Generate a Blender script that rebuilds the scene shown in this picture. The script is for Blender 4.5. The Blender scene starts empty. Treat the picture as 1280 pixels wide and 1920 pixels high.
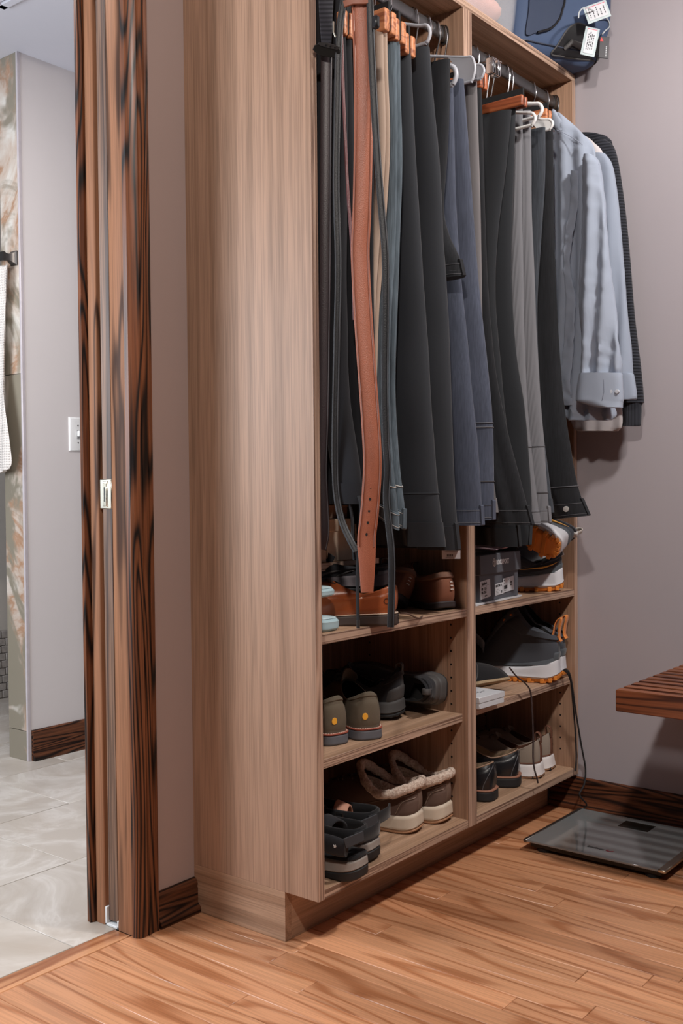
import bpy, bmesh, math, random
from mathutils import Vector, Matrix, noise
from mathutils.geometry import interpolate_bezier
random.seed(7)
PI = math.pi
sc = bpy.context.scene
COL = sc.collection

# ------------------------------------------------------------------ camera
F_PX = 1947.345
YAW, PITCH, ROLL = 0.67139, 0.02269, -0.00966
CAM = Vector((-1.5525, -1.30101, 0.91582))
fw = Vector((math.cos(YAW)*math.cos(PITCH), math.sin(YAW)*math.cos(PITCH), -math.sin(PITCH)))
rt = fw.cross(Vector((0, 0, 1))).normalized()
up = rt.cross(fw)
c_, s_ = math.cos(ROLL), math.sin(ROLL)
RT, UP = c_*rt + s_*up, -s_*rt + c_*up
cd = bpy.data.cameras.new('camera')
cam = bpy.data.objects.new('camera', cd)
COL.objects.link(cam)
cd.sensor_fit = 'VERTICAL'
cd.sensor_height = 36
cd.sensor_width = 24
cd.lens = F_PX/1920*36
cd.clip_start = 0.02
m = Matrix((RT, UP, -fw)).transposed().to_4x4()
m.translation = CAM
cam.matrix_world = m
sc.camera = cam


def pt(u, v, ax, val):
    """point where the sight line of photo pixel (u, v) meets the plane ax = val"""
    d = RT*((u-640)/F_PX) - UP*((v-960)/F_PX) + fw
    i = 'xyz'.index(ax)
    return CAM + d*((val-CAM[i])/d[i])


# ------------------------------------------------------------------ world, lights, exposure
w = bpy.data.worlds.new('world')
sc.world = w
w.use_nodes = True
w.node_tree.nodes['Background'].inputs[0].default_value = (0.80, 0.84, 1.0, 1)
w.node_tree.nodes['Background'].inputs[1].default_value = 0.045


def light(name, kind, loc, energy, color, size=0.1, target=None, **k):
    d = bpy.data.lights.new(name, kind)
    d.energy = energy
    d.color = color
    if kind == 'AREA':
        d.shape = 'DISK'
        d.size = size
    else:
        d.shadow_soft_size = size
    for a, b in k.items():
        setattr(d, a, b)
    o = bpy.data.objects.new(name, d)
    COL.objects.link(o)
    o.location = loc
    if target is not None:
        o.rotation_euler = (Vector(target)-Vector(loc)).to_track_quat('-Z', 'Y').to_euler()
    return o


WARM = (1.0, 0.925, 0.85)
light('downlight_key', 'SPOT', (-1.45, -1.15, 2.40), 100, WARM, 0.055, (0.3, 0.0, 0.6), spot_size=2.6, spot_blend=0.6)
light('downlight_fill', 'SPOT', (0.42, -1.22, 2.41), 135, (1.0, 0.95, 0.895), 0.07, (0.6, -0.3, 0.6), spot_size=2.7, spot_blend=0.7)
light('bathroom_downlight', 'AREA', (-0.15, 0.95, 2.36), 20, (1.0, 0.95, 0.90), 0.5, (-0.15, 0.95, 0))
light('bathroom_window', 'AREA', (-1.6, 1.35, 1.35), 62, (0.84, 0.92, 1.0), 1.1, (0.6, 1.5, 1.0))
sc.view_settings.view_transform = 'Standard'
sc.view_settings.look = 'None'
sc.view_settings.gamma = 1
sc.view_settings.exposure = -0.1
sc.view_settings.use_curve_mapping = False

# ------------------------------------------------------------------ mesh helpers


class MB:
    def __init__(self):
        self.v, self.f = [], []

    def add(self, vs, fs):
        n = len(self.v)
        self.v += [tuple(p) for p in vs]
        self.f += [tuple(i+n for i in f) for f in fs]
        return self

    def box(self, x0, x1, y0, y1, z0, z1, b=0.0, M=None, seg=1):
        bm = bmesh.new()
        bmesh.ops.create_cube(bm, size=1)
        for q in bm.verts:
            q.co = Vector(((x0+x1)/2+q.co.x*(x1-x0), (y0+y1)/2+q.co.y*(y1-y0), (z0+z1)/2+q.co.z*(z1-z0)))
        if b > 0:
            bmesh.ops.bevel(bm, geom=list(bm.edges), offset=b, segments=seg, profile=0.5, affect='EDGES')
        bm.verts.index_update()
        vs = [(M @ q.co) if M else q.co.copy() for q in bm.verts]
        fs = [[q.index for q in f.verts] for f in bm.faces]
        bm.free()
        return self.add(vs, fs)

    def loft(self, rings, cap0=True, cap1=True, closed=True):
        n = len(rings[0])
        vs = [p for r in rings for p in r]
        fs = []
        for j in range(len(rings)-1):
            for i in range(n if closed else n-1):
                a, b = j*n+i, j*n+(i+1) % n
                fs.append((a, b, b+n, a+n))
        if cap0:
            fs.append(tuple(range(n-1, -1, -1)))
        if cap1:
            k = (len(rings)-1)*n
            fs.append(tuple(range(k, k+n)))
        return self.add(vs, fs)

    def tube(self, path, r, n=8, flat=1.0, caps=True, side=None):
        path = [Vector(p) for p in path]
        rs = r if isinstance(r, (list, tuple)) else [r]*len(path)
        rings = []
        nrm = None
        for i, p in enumerate(path):
            t = (path[min(i+1, len(path)-1)]-path[max(i-1, 0)]).normalized()
            if nrm is None:
                a = Vector(side) if side else (Vector((0, 0, 1)) if abs(t.z) < .9 else Vector((1, 0, 0)))
                nrm = (a - t*a.dot(t)).normalized()
            else:
                nrm = (nrm - t*nrm.dot(t)).normalized()
            b = t.cross(nrm)
            rings.append([p + (nrm*math.cos(q)*flat + b*math.sin(q))*rs[i] for q in [2*PI*k/n for k in range(n)]])
        return self.loft(rings, caps, caps)

    def ribbon(self, path, wvec, width, th):
        """flat strap along a path; wvec: width direction(s)"""
        path = [Vector(p) for p in path]
        rings = []
        for i, p in enumerate(path):
            t = (path[min(i+1, len(path)-1)]-path[max(i-1, 0)]).normalized()
            wv = Vector(wvec[i] if isinstance(wvec, list) else wvec)
            wv = (wv-t*wv.dot(t)).normalized()
            nn = t.cross(wv)
            hw = (width[i] if isinstance(width, (list, tuple)) else width)/2
            h = th/2
            e = min(h*.6, hw*.3)
            rings.append([p+wv*a+nn*b for a, b in ((-hw, -h+e), (-hw+e, -h), (hw-e, -h), (hw, -h+e), (hw, h-e), (hw-e, h), (-hw+e, h), (-hw, h-e))])
        return self.loft(rings)

    def prism(self, poly, M, th, b=0.0):
        """poly in local xy, extruded from z=0 to z=th, placed by M"""
        n = len(poly)
        cx = sum(p[0] for p in poly)/n
        cy = sum(p[1] for p in poly)/n

        def ring(z, ins):
            out = []
            for x, y in poly:
                d = math.hypot(x-cx, y-cy) or 1
                k = max(0, d-ins)/d
                out.append(M @ Vector((cx+(x-cx)*k, cy+(y-cy)*k, z)))
            return out
        if b > 0:
            return self.loft([ring(0, b), ring(b, 0), ring(th-b, 0), ring(th, b)])
        return self.loft([ring(0, 0), ring(th, 0)])


def obj(name, mb, mat, parent=None, ang=38, kind=None, label=None, flip=True):
    me = bpy.data.meshes.new(name)
    me.from_pydata(mb.v, [], mb.f)
    me.validate()
    if flip:
        bm = bmesh.new()
        bm.from_mesh(me)
        bmesh.ops.recalc_face_normals(bm, faces=bm.faces)
        bm.to_mesh(me)
        bm.free()
    me.shade_smooth()
    me.set_sharp_from_angle(angle=math.radians(ang))
    me.materials.append(mat)
    o = bpy.data.objects.new(name, me)
    COL.objects.link(o)
    if parent is not None:
        o.parent = parent
        if parent.get('_world'):
            o.matrix_parent_inverse = Matrix.Translation(-chain_loc(parent))
    if kind:
        o['kind'] = kind
    if label:
        o['label'] = label
    return o


def chain_loc(p):
    # an Empty parent stands at its base; a mesh built in world space already sits at the origin
    return p.location.copy() if p.type == 'EMPTY' else Vector((0, 0, 0))


def thing(name, label, cat, loc=(0, 0, 0), group=None, rot=None):
    """an Empty at the base of the thing. rot None: children are built in world space"""
    o = bpy.data.objects.new(name, None)
    COL.objects.link(o)
    o.empty_display_size = .05
    o.location = loc
    if rot is None:
        o['_world'] = 1
    else:
        o.rotation_mode = 'XYZ'
        o.rotation_euler = rot
    if label:
        o['label'] = label
    if cat:
        o['category'] = cat
    if group:
        o['group'] = group
    return o


def child(o):
    """mark a mesh whose children are built in world space too"""
    o['_world'] = 1
    return o


def tag(o, label, cat, group=None):
    o['label'] = label
    o['category'] = cat
    if group:
        o['group'] = group
    return o


def struct_empty(name, loc=(0, 0, 0)):
    o = bpy.data.objects.new(name, None)
    COL.objects.link(o)
    o.location = loc
    o['kind'] = 'structure'
    o['_world'] = 1
    return o


def struct(name, mb, mat, ang=38):
    return child(obj(name, mb, mat, kind='structure', ang=ang))


def cr(pts, n):
    """Catmull-Rom through points (tuples), n samples"""
    P = [tuple(p) for p in pts]
    P = [tuple(2*a-b for a, b in zip(P[0], P[1]))]+P+[tuple(2*a-b for a, b in zip(P[-1], P[-2]))]
    out = []
    m = len(P)-3
    for k in range(n):
        s = k/(n-1)*m
        i = min(int(s), m-1)
        t = s-i
        p0, p1, p2, p3 = P[i:i+4]
        out.append(tuple(.5*(2*b+(c-a)*t+(2*a-5*b+4*c-d)*t*t+(3*b-a-3*c+d)*t**3) for a, b, c, d in zip(p0, p1, p2, p3)))
    return out


def lerpkeys(keys, x):
    if x <= keys[0][0]:
        return keys[0][1]
    for (a, p), (b, q) in zip(keys, keys[1:]):
        if x <= b:
            t = (x-a)/(b-a)
            return p+(q-p)*t
    return keys[-1][1]


_fc = {}


def text_mesh(mb, s, M, size, th=0.0004, bold=0.0, squash=1.0):
    """real letters as flat geometry, left baseline at M's origin, in M's xy"""
    cu = bpy.data.curves.new('t', 'FONT')
    cu.body = s
    cu.size = size
    cu.offset = bold
    cu.extrude = th
    cu.resolution_u = 2
    o = bpy.data.objects.new('t', cu)
    COL.objects.link(o)
    dg = bpy.context.evaluated_depsgraph_get()
    me = bpy.data.meshes.new_from_object(o.evaluated_get(dg))
    mb.add([M @ Vector((q.co.x*squash, q.co.y, q.co.z)) for q in me.vertices], [list(p.vertices) for p in me.polygons])
    bpy.data.objects.remove(o)
    bpy.data.curves.remove(cu)
    bpy.data.meshes.remove(me)
    return mb


def frame(o, x, y):
    """matrix with origin o, axes x, y (made orthonormal)"""
    x = Vector(x).normalized()
    y = Vector(y)
    y = (y-x*y.dot(x)).normalized()
    z = x.cross(y)
    M = Matrix((x, y, z)).transposed().to_4x4()
    M.translation = Vector(o)
    return M


# ------------------------------------------------------------------ materials
MATS = {}


def nt_new(name):
    mt = bpy.data.materials.new(name)
    mt.use_nodes = True
    nt = mt.node_tree
    b = nt.nodes['Principled BSDF']
    MATS[name] = mt
    return mt, nt, b


def N(nt, t, **k):
    n = nt.nodes.new(t)
    for a, b in k.items():
        setattr(n, a, b)
    return n


def L(nt, a, b):
    nt.links.new(a, b)


def coords(nt, scale, rand=True, shift=(0, 0, 0)):
    tc = N(nt, 'ShaderNodeTexCoord')
    src = tc.outputs['Object']
    if rand:
        oi = N(nt, 'ShaderNodeObjectInfo')
        mu = N(nt, 'ShaderNodeVectorMath', operation='SCALE')
        cb = N(nt, 'ShaderNodeCombineXYZ')
        for i in range(3):
            L(nt, oi.outputs['Random'], cb.inputs[i])
        L(nt, cb.outputs[0], mu.inputs[0])
        mu.inputs['Scale'].default_value = 37.0
        ad = N(nt, 'ShaderNodeVectorMath', operation='ADD')
        L(nt, src, ad.inputs[0])
        L(nt, mu.outputs[0], ad.inputs[1])
        src = ad.outputs[0]
    mp = N(nt, 'ShaderNodeMapping')
    mp.inputs['Scale'].default_value = scale
    mp.inputs['Location'].default_value = shift
    L(nt, src, mp.inputs['Vector'])
    return mp.outputs[0]


def noise_tex(nt, vec, scale=1, detail=2, rough=.5, dist=0):
    n = N(nt, 'ShaderNodeTexNoise')
    n.inputs['Scale'].default_value = scale
    n.inputs['Detail'].default_value = detail
    n.inputs['Roughness'].default_value = rough
    n.inputs['Distortion'].default_value = dist
    L(nt, vec, n.inputs['Vector'])
    return n.outputs['Fac']


def ramp(nt, fac, stops, interp='LINEAR'):
    r = N(nt, 'ShaderNodeValToRGB')
    r.color_ramp.interpolation = interp
    e = r.color_ramp.elements
    while len(e) < len(stops):
        e.new(.5)
    for q, (p, c) in zip(e, stops):
        q.position = p
        q.color = (c[0], c[1], c[2], 1) if not isinstance(c, (int, float)) else (c, c, c, 1)
    L(nt, fac, r.inputs[0])
    return r.outputs[0]


def math_(nt, op, a, b=None):
    n = N(nt, 'ShaderNodeMath', operation=op)
    for i, q in enumerate((a, b)):
        if q is None:
            continue
        if isinstance(q, (int, float)):
            n.inputs[i].default_value = q
        else:
            L(nt, q, n.inputs[i])
    return n.outputs[0]


def mixc(nt, fac, a, b, mode='MIX'):
    n = N(nt, 'ShaderNodeMix', data_type='RGBA', blend_type=mode)
    for i, q in ((0, fac), (6, a), (7, b)):
        if isinstance(q, (int, float)):
            n.inputs[i].default_value = q
        elif isinstance(q, tuple):
            n.inputs[i].default_value = (q[0], q[1], q[2], 1)
        else:
            L(nt, q, n.inputs[i])
    return n.outputs[2]


def bump(nt, b, h, strength=.2, dist=.001):
    n = N(nt, 'ShaderNodeBump')
    n.inputs['Strength'].default_value = strength
    n.inputs['Distance'].default_value = dist
    L(nt, h, n.inputs['Height'])
    L(nt, n.outputs[0], b.inputs['Normal'])


def s2l(c):
    return tuple(((q/255)/12.92 if q <= 10 else ((q/255+.055)/1.055)**2.4) for q in c)


def plain(name, rgb, rough=.6, metal=0, var=.12, scale=40, spec=.5, bmp=0, **k):
    mt, nt, b = nt_new(name)
    c = s2l(rgb)
    v = coords(nt, (1, 1, 1))
    f = noise_tex(nt, v, scale, 3)
    col = mixc(nt, f, tuple(q*(1-var) for q in c), tuple(min(1, q*(1+var)) for q in c))
    L(nt, col, b.inputs['Base Color'])
    b.inputs['Roughness'].default_value = rough
    b.inputs['Metallic'].default_value = metal
    b.inputs['Specular IOR Level'].default_value = spec
    for a, q in k.items():
        b.inputs[a.replace('_', ' ')].default_value = q
    if bmp:
        bump(nt, b, f, bmp)
    return mt


def wood(name, light_c, dark_c, axis='z', rings=9, cross=9, along=.55, pore=.5, rough=.42, sharp=.5, tint=.12, poredark=.55, gloss=.5, coat=0):
    """plain-sawn grain: contour lines of a stretched noise, plus fine pores"""
    mt, nt, b = nt_new(name)
    i = 'xyz'.index(axis)
    sc1 = [cross]*3
    sc1[i] = along
    v = coords(nt, tuple(sc1))
    n1 = noise_tex(nt, v, 1, 1.5, .45, .25)
    s = math_(nt, 'SINE', math_(nt, 'MULTIPLY', n1, rings*2*PI))
    s = math_(nt, 'ADD', math_(nt, 'MULTIPLY', s, .5), .5)
    lo, hi = s2l(dark_c), s2l(light_c)
    mid = tuple((a*.35+c*.65) for a, c in zip(lo, hi))
    col = ramp(nt, s, [(0, lo), (sharp*.55, mid), (sharp, hi), (1, tuple(q*1.04 for q in hi))])
    sc2 = [260]*3
    sc2[i] = 5
    v2 = coords(nt, tuple(sc2))
    n2 = noise_tex(nt, v2, 1, 2, .6)
    p = ramp(nt, n2, [(.40, poredark), (.56, 1.0)])
    col = mixc(nt, pore, col, p, 'MULTIPLY')
    sc3 = [2.2]*3
    sc3[i] = .5
    n3 = noise_tex(nt, coords(nt, tuple(sc3)), 1, 2)
    t = ramp(nt, n3, [(.3, 1-tint), (.7, 1+tint*.6)])
    col = mixc(nt, 1.0, col, t, 'MULTIPLY')
    if tint > .2:   # board to board
        oi = N(nt, 'ShaderNodeObjectInfo')
        col = mixc(nt, .8, col, ramp(nt, oi.outputs['Random'], [(0, (.72, .64, .58)), (.08, (.90, .84, .80)), (.5, (1.0, .97, .95)), (1, (1.10, 1.08, 1.05))]), 'MULTIPLY')
    L(nt, col, b.inputs['Base Color'])
    b.inputs['Roughness'].default_value = rough
    b.inputs['Specular IOR Level'].default_value = gloss
    b.inputs['Coat Weight'].default_value = coat
    b.inputs['Coat Roughness'].default_value = .2
    bump(nt, b, n2, .12, .0006)
    return mt


def fabric(name, rgb, weave=900, rough=.85, sheen=.25, var=.25, big=14, mode='weave', streak=None, bmp=.25):
    mt, nt, b = nt_new(name)
    c = s2l(rgb)
    f = noise_tex(nt, coords(nt, (1, 1, .35)), big, 3, .55)
    col = mixc(nt, f, tuple(q*(1-var) for q in c), tuple(min(1, q*(1+var)) for q in c))
    if streak:
        g = noise_tex(nt, coords(nt, (420, 420, 22)), 1, 2)
        col = mixc(nt, .6, col, ramp(nt, g, [(.35, streak), (.65, 1.25)]), 'MULTIPLY')
    L(nt, col, b.inputs['Base Color'])
    b.inputs['Roughness'].default_value = rough
    b.inputs['Specular IOR Level'].default_value = .25
    b.inputs['Sheen Weight'].default_value = sheen
    b.inputs['Sheen Roughness'].default_value = .45
    v = coords(nt, (1, 1, 1))
    if mode == 'rib':        # vertical cords
        wv = N(nt, 'ShaderNodeTexWave', bands_direction='DIAGONAL')
        wv.inputs['Scale'].default_value = 1
        L(nt, coords(nt, (95, 95, 1.5)), wv.inputs['Vector'])
        h = wv.outputs['Fac']
    elif mode == 'hrib':
        wv = N(nt, 'ShaderNodeTexWave', bands_direction='Z')
        wv.inputs['Scale'].default_value = 38
        wv.inputs['Distortion'].default_value = .6
        L(nt, v, wv.inputs['Vector'])
        h = wv.outputs['Fac']
        col2 = mixc(nt, 1.0, col, ramp(nt, h, [(0, .45), (1, 1.2)]), 'MULTIPLY')
        L(nt, col2, b.inputs['Base Color'])
    else:
        h = noise_tex(nt, v, weave, 2)
    bump(nt, b, h, bmp, .0015 if mode != 'weave' else .0006)
    return mt


def leather(name, rgb, rough=.4, grain=700, bmp=.25, var=.18, coat=0.0, big=25):
    mt, nt, b = nt_new(name)
    c = s2l(rgb)
    v = coords(nt, (1, 1, 1))
    f = noise_tex(nt, v, big, 3, .6)
    col = mixc(nt, f, tuple(q*(1-var) for q in c), tuple(min(1, q*(1+var)) for q in c))
    L(nt, col, b.inputs['Base Color'])
    vo = N(nt, 'ShaderNodeTexVoronoi')
    vo.inputs['Scale'].default_value = grain
    L(nt, v, vo.inputs['Vector'])
    bump(nt, b, vo.outputs['Distance'], bmp, .0008)
    b.inputs['Roughness'].default_value = rough
    b.inputs['Coat Weight'].default_value = coat
    return mt


# cabinet laminate (vertical / along x / along y grain), floors, dark oak
LAM = dict(rings=4, cross=20, along=.35, pore=.85, rough=.5, sharp=.6, tint=.10, poredark=.74, gloss=.35)
lam_z = wood('laminate_upright', (174, 138, 114), (158, 124, 101), 'z', **LAM)
lam_x = wood('laminate_shelf', (186, 152, 126), (170, 136, 110), 'x', **LAM)
lam_y = wood('laminate_kick', (182, 146, 119), (164, 128, 102), 'y', **LAM)
edge_z = wood('edge_band_upright', (192, 160, 140), (128, 100, 84), 'z', rings=7, cross=90, along=.6, pore=.4, rough=.45, sharp=.6, tint=.05)
edge_x = wood('edge_band_shelf', (188, 158, 138), (120, 92, 76), 'x', rings=7, cross=90, along=.6, pore=.4, rough=.45, sharp=.6, tint=.05)
oak_floor_y = wood('oak_floor', (206, 150, 112), (174, 115, 78), 'y', rings=9, cross=8, along=.95, pore=.75, rough=.34, sharp=.30, tint=.25, poredark=.74, gloss=.5, coat=.15)
oak_floor_x = wood('oak_border', (208, 152, 112), (156, 98, 64), 'x', rings=4, cross=16, along=1.6, pore=.45, rough=.3, sharp=.42, tint=.25, poredark=.72, coat=.15)
DK = dict(rings=13, cross=18, along=1.2, pore=.7, rough=.45, sharp=.78, tint=.14, poredark=.5, gloss=.3, coat=.04)
dark_z = wood('dark_oak_casing', (116, 68, 42), (18, 10, 8), 'z', **DK)
dark_x = wood('dark_oak_base', (104, 62, 40), (24, 13, 9), 'x', **DK)
dark_y = wood('dark_oak_base_side', (104, 60, 38), (30, 15, 10), 'y', **DK)
jamb_z = wood('oak_jamb', (150, 104, 76), (70, 44, 30), 'z', rings=3, cross=22, along=1.6, pore=.5, rough=.6, sharp=.3, tint=.1, gloss=.2)
door_z = wood('oak_door_edge', (126, 94, 74), (74, 52, 42), 'z', rings=4, cross=40, along=.4, pore=.8, rough=.5, sharp=.5, tint=.08, poredark=.4)
bench_y = wood('bench_teak', (138, 82, 52), (70, 34, 20), 'y', rings=8, cross=20, along=1.0, pore=.5, rough=.42, sharp=.5, tint=.22, poredark=.6)
wall_mauve = plain('wall_paint_mauve', (178, 158, 152), .75, var=.02, scale=6, spec=.3)
wall_right_m = plain('wall_paint_grey', (174, 167, 173), .75, var=.02, scale=6, spec=.3)
bath_paint = plain('bath_wall_paint', (206, 200, 200), .45, var=.02, scale=4)
ceil_paint = plain('ceiling_paint', (206, 204, 212), .8, var=.015, scale=5)
trim_metal = plain('tile_trim_metal', (184, 176, 180), .4, .1)
chrome = plain('chrome', (205, 205, 208), .18, 1.0, var=.03)
nickel = plain('satin_nickel', (196, 190, 176), .32, 1.0, var=.05)
dark_nickel = plain('dark_nickel', (104, 100, 98), .35, .9)
white_plastic = plain('white_plastic', (226, 226, 226), .35, var=.02)
grey_plastic = plain('grey_plastic', (176, 178, 186), .35, var=.04)
rod_metal = plain('gunmetal_rod', (92, 90, 92), .35, .75)
black_rubber = plain('black_rubber', (28, 28, 30), .7)
black_plastic = plain('black_plastic', (20, 20, 22), .35)


def marble(name, base, vein, scale=1.6, k=.5, warm=None, wcut=(.45, .6), rand=True, rough=.3):
    mt, nt, b = nt_new(name)
    v = coords(nt, (1, 1, 1), rand)
    n1 = noise_tex(nt, v, scale, 6, .6, 1.2)
    r = ramp(nt, math_(nt, 'ABSOLUTE', math_(nt, 'SUBTRACT', n1, .5)), [(0, 1.0), (.03, .55), (.12, 0.0)])
    n2 = noise_tex(nt, v, scale*1.3, 4, .6, .6)
    c = mixc(nt, n2, tuple(q*.82 for q in s2l(base)), tuple(min(1, q*1.1) for q in s2l(base)))
    fac = math_(nt, 'MULTIPLY', r, k)
    c = mixc(nt, fac, c, s2l(vein))
    if warm:
        n3 = noise_tex(nt, coords(nt, (1, 1, .55), rand, (3.1, 0, 0)), scale*1.4, 5, .6, 1.0)
        c = mixc(nt, ramp(nt, n3, [(wcut[0], 0.0), (wcut[1], 1.0)]), c, s2l(warm))
    L(nt, c, b.inputs['Base Color'])
    b.inputs['Roughness'].default_value = rough
    return mt


tile_floor = marble('stone_floor_tile', (180, 170, 160), (212, 206, 200), 2.6, .6, (164, 150, 136), (.5, .8), rough=.32)
marble_wall = marble('veined_marble', (200, 194, 186), (146, 100, 62), 2.4, .85, (128, 120, 106), (.50, .56), rand=True)
grout = plain('grout', (150, 142, 134), .9)
shower_tile = plain('shower_wall_tile', (176, 168, 160), .4, var=.06, scale=7)
mosaic = plain('mosaic_stone', (140, 132, 126), .6, var=.35, scale=60)

# ------------------------------------------------------------------ dimensions of the place (metres)
D, W, XD, T = 0.348, 1.151, 0.560, 0.019
K, S = 0.102, 0.088
ZT = 2.043
YW = 0.352           # door wall plane
XW = 1.156           # right wall plane
ZS1, ZS2, ZR2, REC = 0.627, 0.3745, 0.378, 0.0146
ZD = K+T             # deck top

# ------------------------------------------------------------------ structure
fl = struct('floor', MB().box(-2.4, XW+.06, -2.6, .412, -.05, -.013), plain('subfloor', (70, 44, 30), .9))
random.seed(11)
x = -1.0
pat = 0
while x < XW-.001:
    x1 = min(x+.057, XW)
    y = -1.5 - random.random()*.5
    while y < .3605:
        ln = random.uniform(.45, 1.25)
        y1 = y+ln
        if .361-y1 < .18:
            y1 = .3605
        y1 = min(y1, .3605)
        if y1 > -1.3:
            dz = random.uniform(-.0003, .0003)
            obj('floor_board', MB().box(x+.0004, x1-.0004, y+.0004, y1-.0004, -.013, dz, .0011), oak_floor_y, fl, flip=False)
        y = y1
    x = x1
xs = [-1.6, -.95, -.17]
for a, b in zip(xs, xs[1:]):
    obj('border_board', MB().box(a+.0005, b-.0005, .361, .4115, -.013, .0006, .0015), oak_floor_x, fl, flip=False)

bf = struct('floor.001', MB().box(-2.2, 1.9, .412, 2.9, -.05, -.0015), grout)
for r in range(6):
    y0 = .413+.4*r
    off = -.274+.295*r
    k = -4
    while True:
        x0 = off+.6*k
        k += 1
        if x0 > 1.3:
            break
        if x0 < -1.9:
            continue
        if y0 > 2.5:
            continue
        obj('floor_tile', MB().box(x0+.0012, x0+.5988, y0+.0012, y0+.3988, -.008, 0.0, .0008), tile_floor, bf, flip=False)

# door wall: two leaves with the pocket between them
wb = struct('wall_back', MB().box(-.15, XW+.06, YW, .402, 0, 2.44), wall_mauve)
struct('wall_back.001', MB().box(-.15, 1.30, .446, .476, 0, 2.44), bath_paint)
struct('wall_back.002', MB().box(-2.4, -1.05, YW, .476, 0, 2.44), wall_mauve)
struct('wall_right', MB().box(XW, XW+.06, -2.6, YW, 0, 2.44), wall_right_m)
struct('ceiling', MB().box(-2.4, XW+.06, -2.6, .476, 2.44, 2.48), ceil_paint)
bc = struct('ceiling.001', MB().box(-2.2, 2.0, .476, 2.9, 2.386, 2.42), ceil_paint)
# bathroom wall with its tiled end
bw = struct('wall_bathroom', MB().box(.535, 1.95, 1.715, 1.825, 0, 2.386), bath_paint)
for z0, z1 in ((0, .100), (.102, 1.312), (1.314, 2.386)):
    obj('marble_tile', MB().box(.525, .5348, 1.722, 1.825, z0, z1, .0008), marble_wall, bw, flip=False)
struct('trim_1', MB().box(.5235, .5355, 1.7125, 1.7222, 0, 2.386, .001), trim_metal)
struct('wall_shower', MB().box(.3, 1.95, 2.75, 2.85, .12, 2.386), shower_tile)
ms = struct('wall_shower.001', MB().box(.3, 1.95, 2.735, 2.75, 0, .30), grout)
random.seed(3)
for i in range(16):
    for j in range(9):
        x0 = .60+i*.055+(j % 2)*.02
        z0 = .004+j*.033
        obj('mosaic_stone', MB().box(x0+.001, x0+.053, 2.729-random.random()*.004, 2.735, z0, z0+.031, .002), mosaic, ms, flip=False)

# ceiling vent in the bathroom
v = thing('ceiling_vent', 'white slotted ceiling vent in the bathroom beyond the doorway', 'vent', (.26, 1.36, 2.386))
for k in range(7):
    obj('slat', MB().box(.12+k*.024, .134+k*.024, 1.25, 1.44, 2.376, 2.385, .002), ceil_paint, v)
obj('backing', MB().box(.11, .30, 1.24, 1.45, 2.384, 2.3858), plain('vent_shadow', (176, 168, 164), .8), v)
fr = MB()
for a in ((.09, .312, 1.225, 1.25), (.09, .312, 1.44, 1.465), (.09, .117, 1.225, 1.465), (.285, .312, 1.225, 1.465)):
    fr.box(a[0], a[1], a[2], a[3], 2.374, 2.3859, .002)
obj('frame', fr, ceil_paint, v)


def baseboard(name, h, L0, L1, origin, ax, out, mat):
    """moulded baseboard with a shoe; ax: direction of its length, out: direction off the wall"""
    prof = [(0, 0), (.020, 0), (.0215, .006), (.020, .013), (.014, .019), (.012, .021), (.012, h-.022), (.0105, h-.018), (.012, h-.013), (.010, h-.006), (.005, h-.001), (0, h)]
    mb = MB()
    ax, out = Vector(ax), Vector(out)
    o = Vector(origin)
    mb.loft([[o+ax*q+out*a+Vector((0, 0, z)) for a, z in prof] for q in (L0, L1)])
    return struct(name, mb, mat, ang=50)


baseboard('baseboard_back', .074, -.113, -.0006, (0, YW, 0), (1, 0, 0), (0, -1, 0), dark_x)
baseboard('baseboard_right', .092, 0, 2.6, (XW, S-.001, 0), (0, -1, 0), (-1, 0, 0), dark_y)
baseboard('baseboard_bathroom', .104, .003, 1.2, (.535, 1.715, 0), (1, 0, 0), (0, -1, 0), dark_x)

# door casing, jambs, pocket door
prof = [(-.113, .3518), (-.113, .339), (-.117, .3345), (-.1265, .3345), (-.1275, .3365), (-.129, .3345), (-.1465, .3315), (-.1478, .334), (-.1495, .3315), (-.160, .3315), (-.168, .3345), (-.1725, .341), (-.1735, .3518)]
cas = struct('trim_2', MB().loft([[Vector((a, b, z)) for a, b in prof] for z in (0, 2.44)]), dark_z, ang=25)
prof = [(-.151, .352), (-.168, .352), (-.1695, .355), (-.1695, .3995), (-.168, .4018), (-.151, .4018)]
struct('trim_3', MB().loft([[Vector((a, b, z)) for a, b in prof] for z in (.0006, 2.44)]), jamb_z, ang=50)
prof = [(-.149, .4462), (-.1655, .4462), (-.168, .449), (-.168, .473), (-.1655, .4758), (-.149, .4758)]
struct('trim_4', MB().loft([[Vector((a, b, z)) for a, b in prof] for z in (.0006, 2.44)]), jamb_z, ang=50)
prof = [(-.172, .4762), (-.180, .480), (-.178, .492), (-.150, .492), (-.110, .488), (-.110, .4762)]
struct('trim_5', MB().loft([[Vector((a, b, z)) for a, b in prof] for z in (.0006, 2.386)]), dark_z, ang=25)
dr = struct('door_1', MB().box(-.1635, .55, .409, .439, .012, 2.42, .001), door_z)
pl = child(obj('edge_pull', MB().box(-.1675, -.145, .4065, .4425, .8785, .9395, .0012), nickel, dr))
obj('latch_plate', MB().box(-.1688, -.165, .4165, .4335, .882, .936, .001), nickel, pl)
obj('latch_lever', MB().box(-.1702, -.167, .4195, .4305, .884, .931, .0006), plain('latch_bright', (222, 214, 196), .25, .9), pl)
obj('latch_slot', MB().box(-.1706, -.169, .4235, .4265, .893, .923), black_plastic, pl)
gd = MB().box(-.1685, -.150, .4400, .4455, .001, .040, .001)
gd.box(-.1685, -.150, .4030, .4455, .0005, .006, .001)
gd.box(-.1685, -.150, .4030, .4075, .001, .018, .001)
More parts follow.
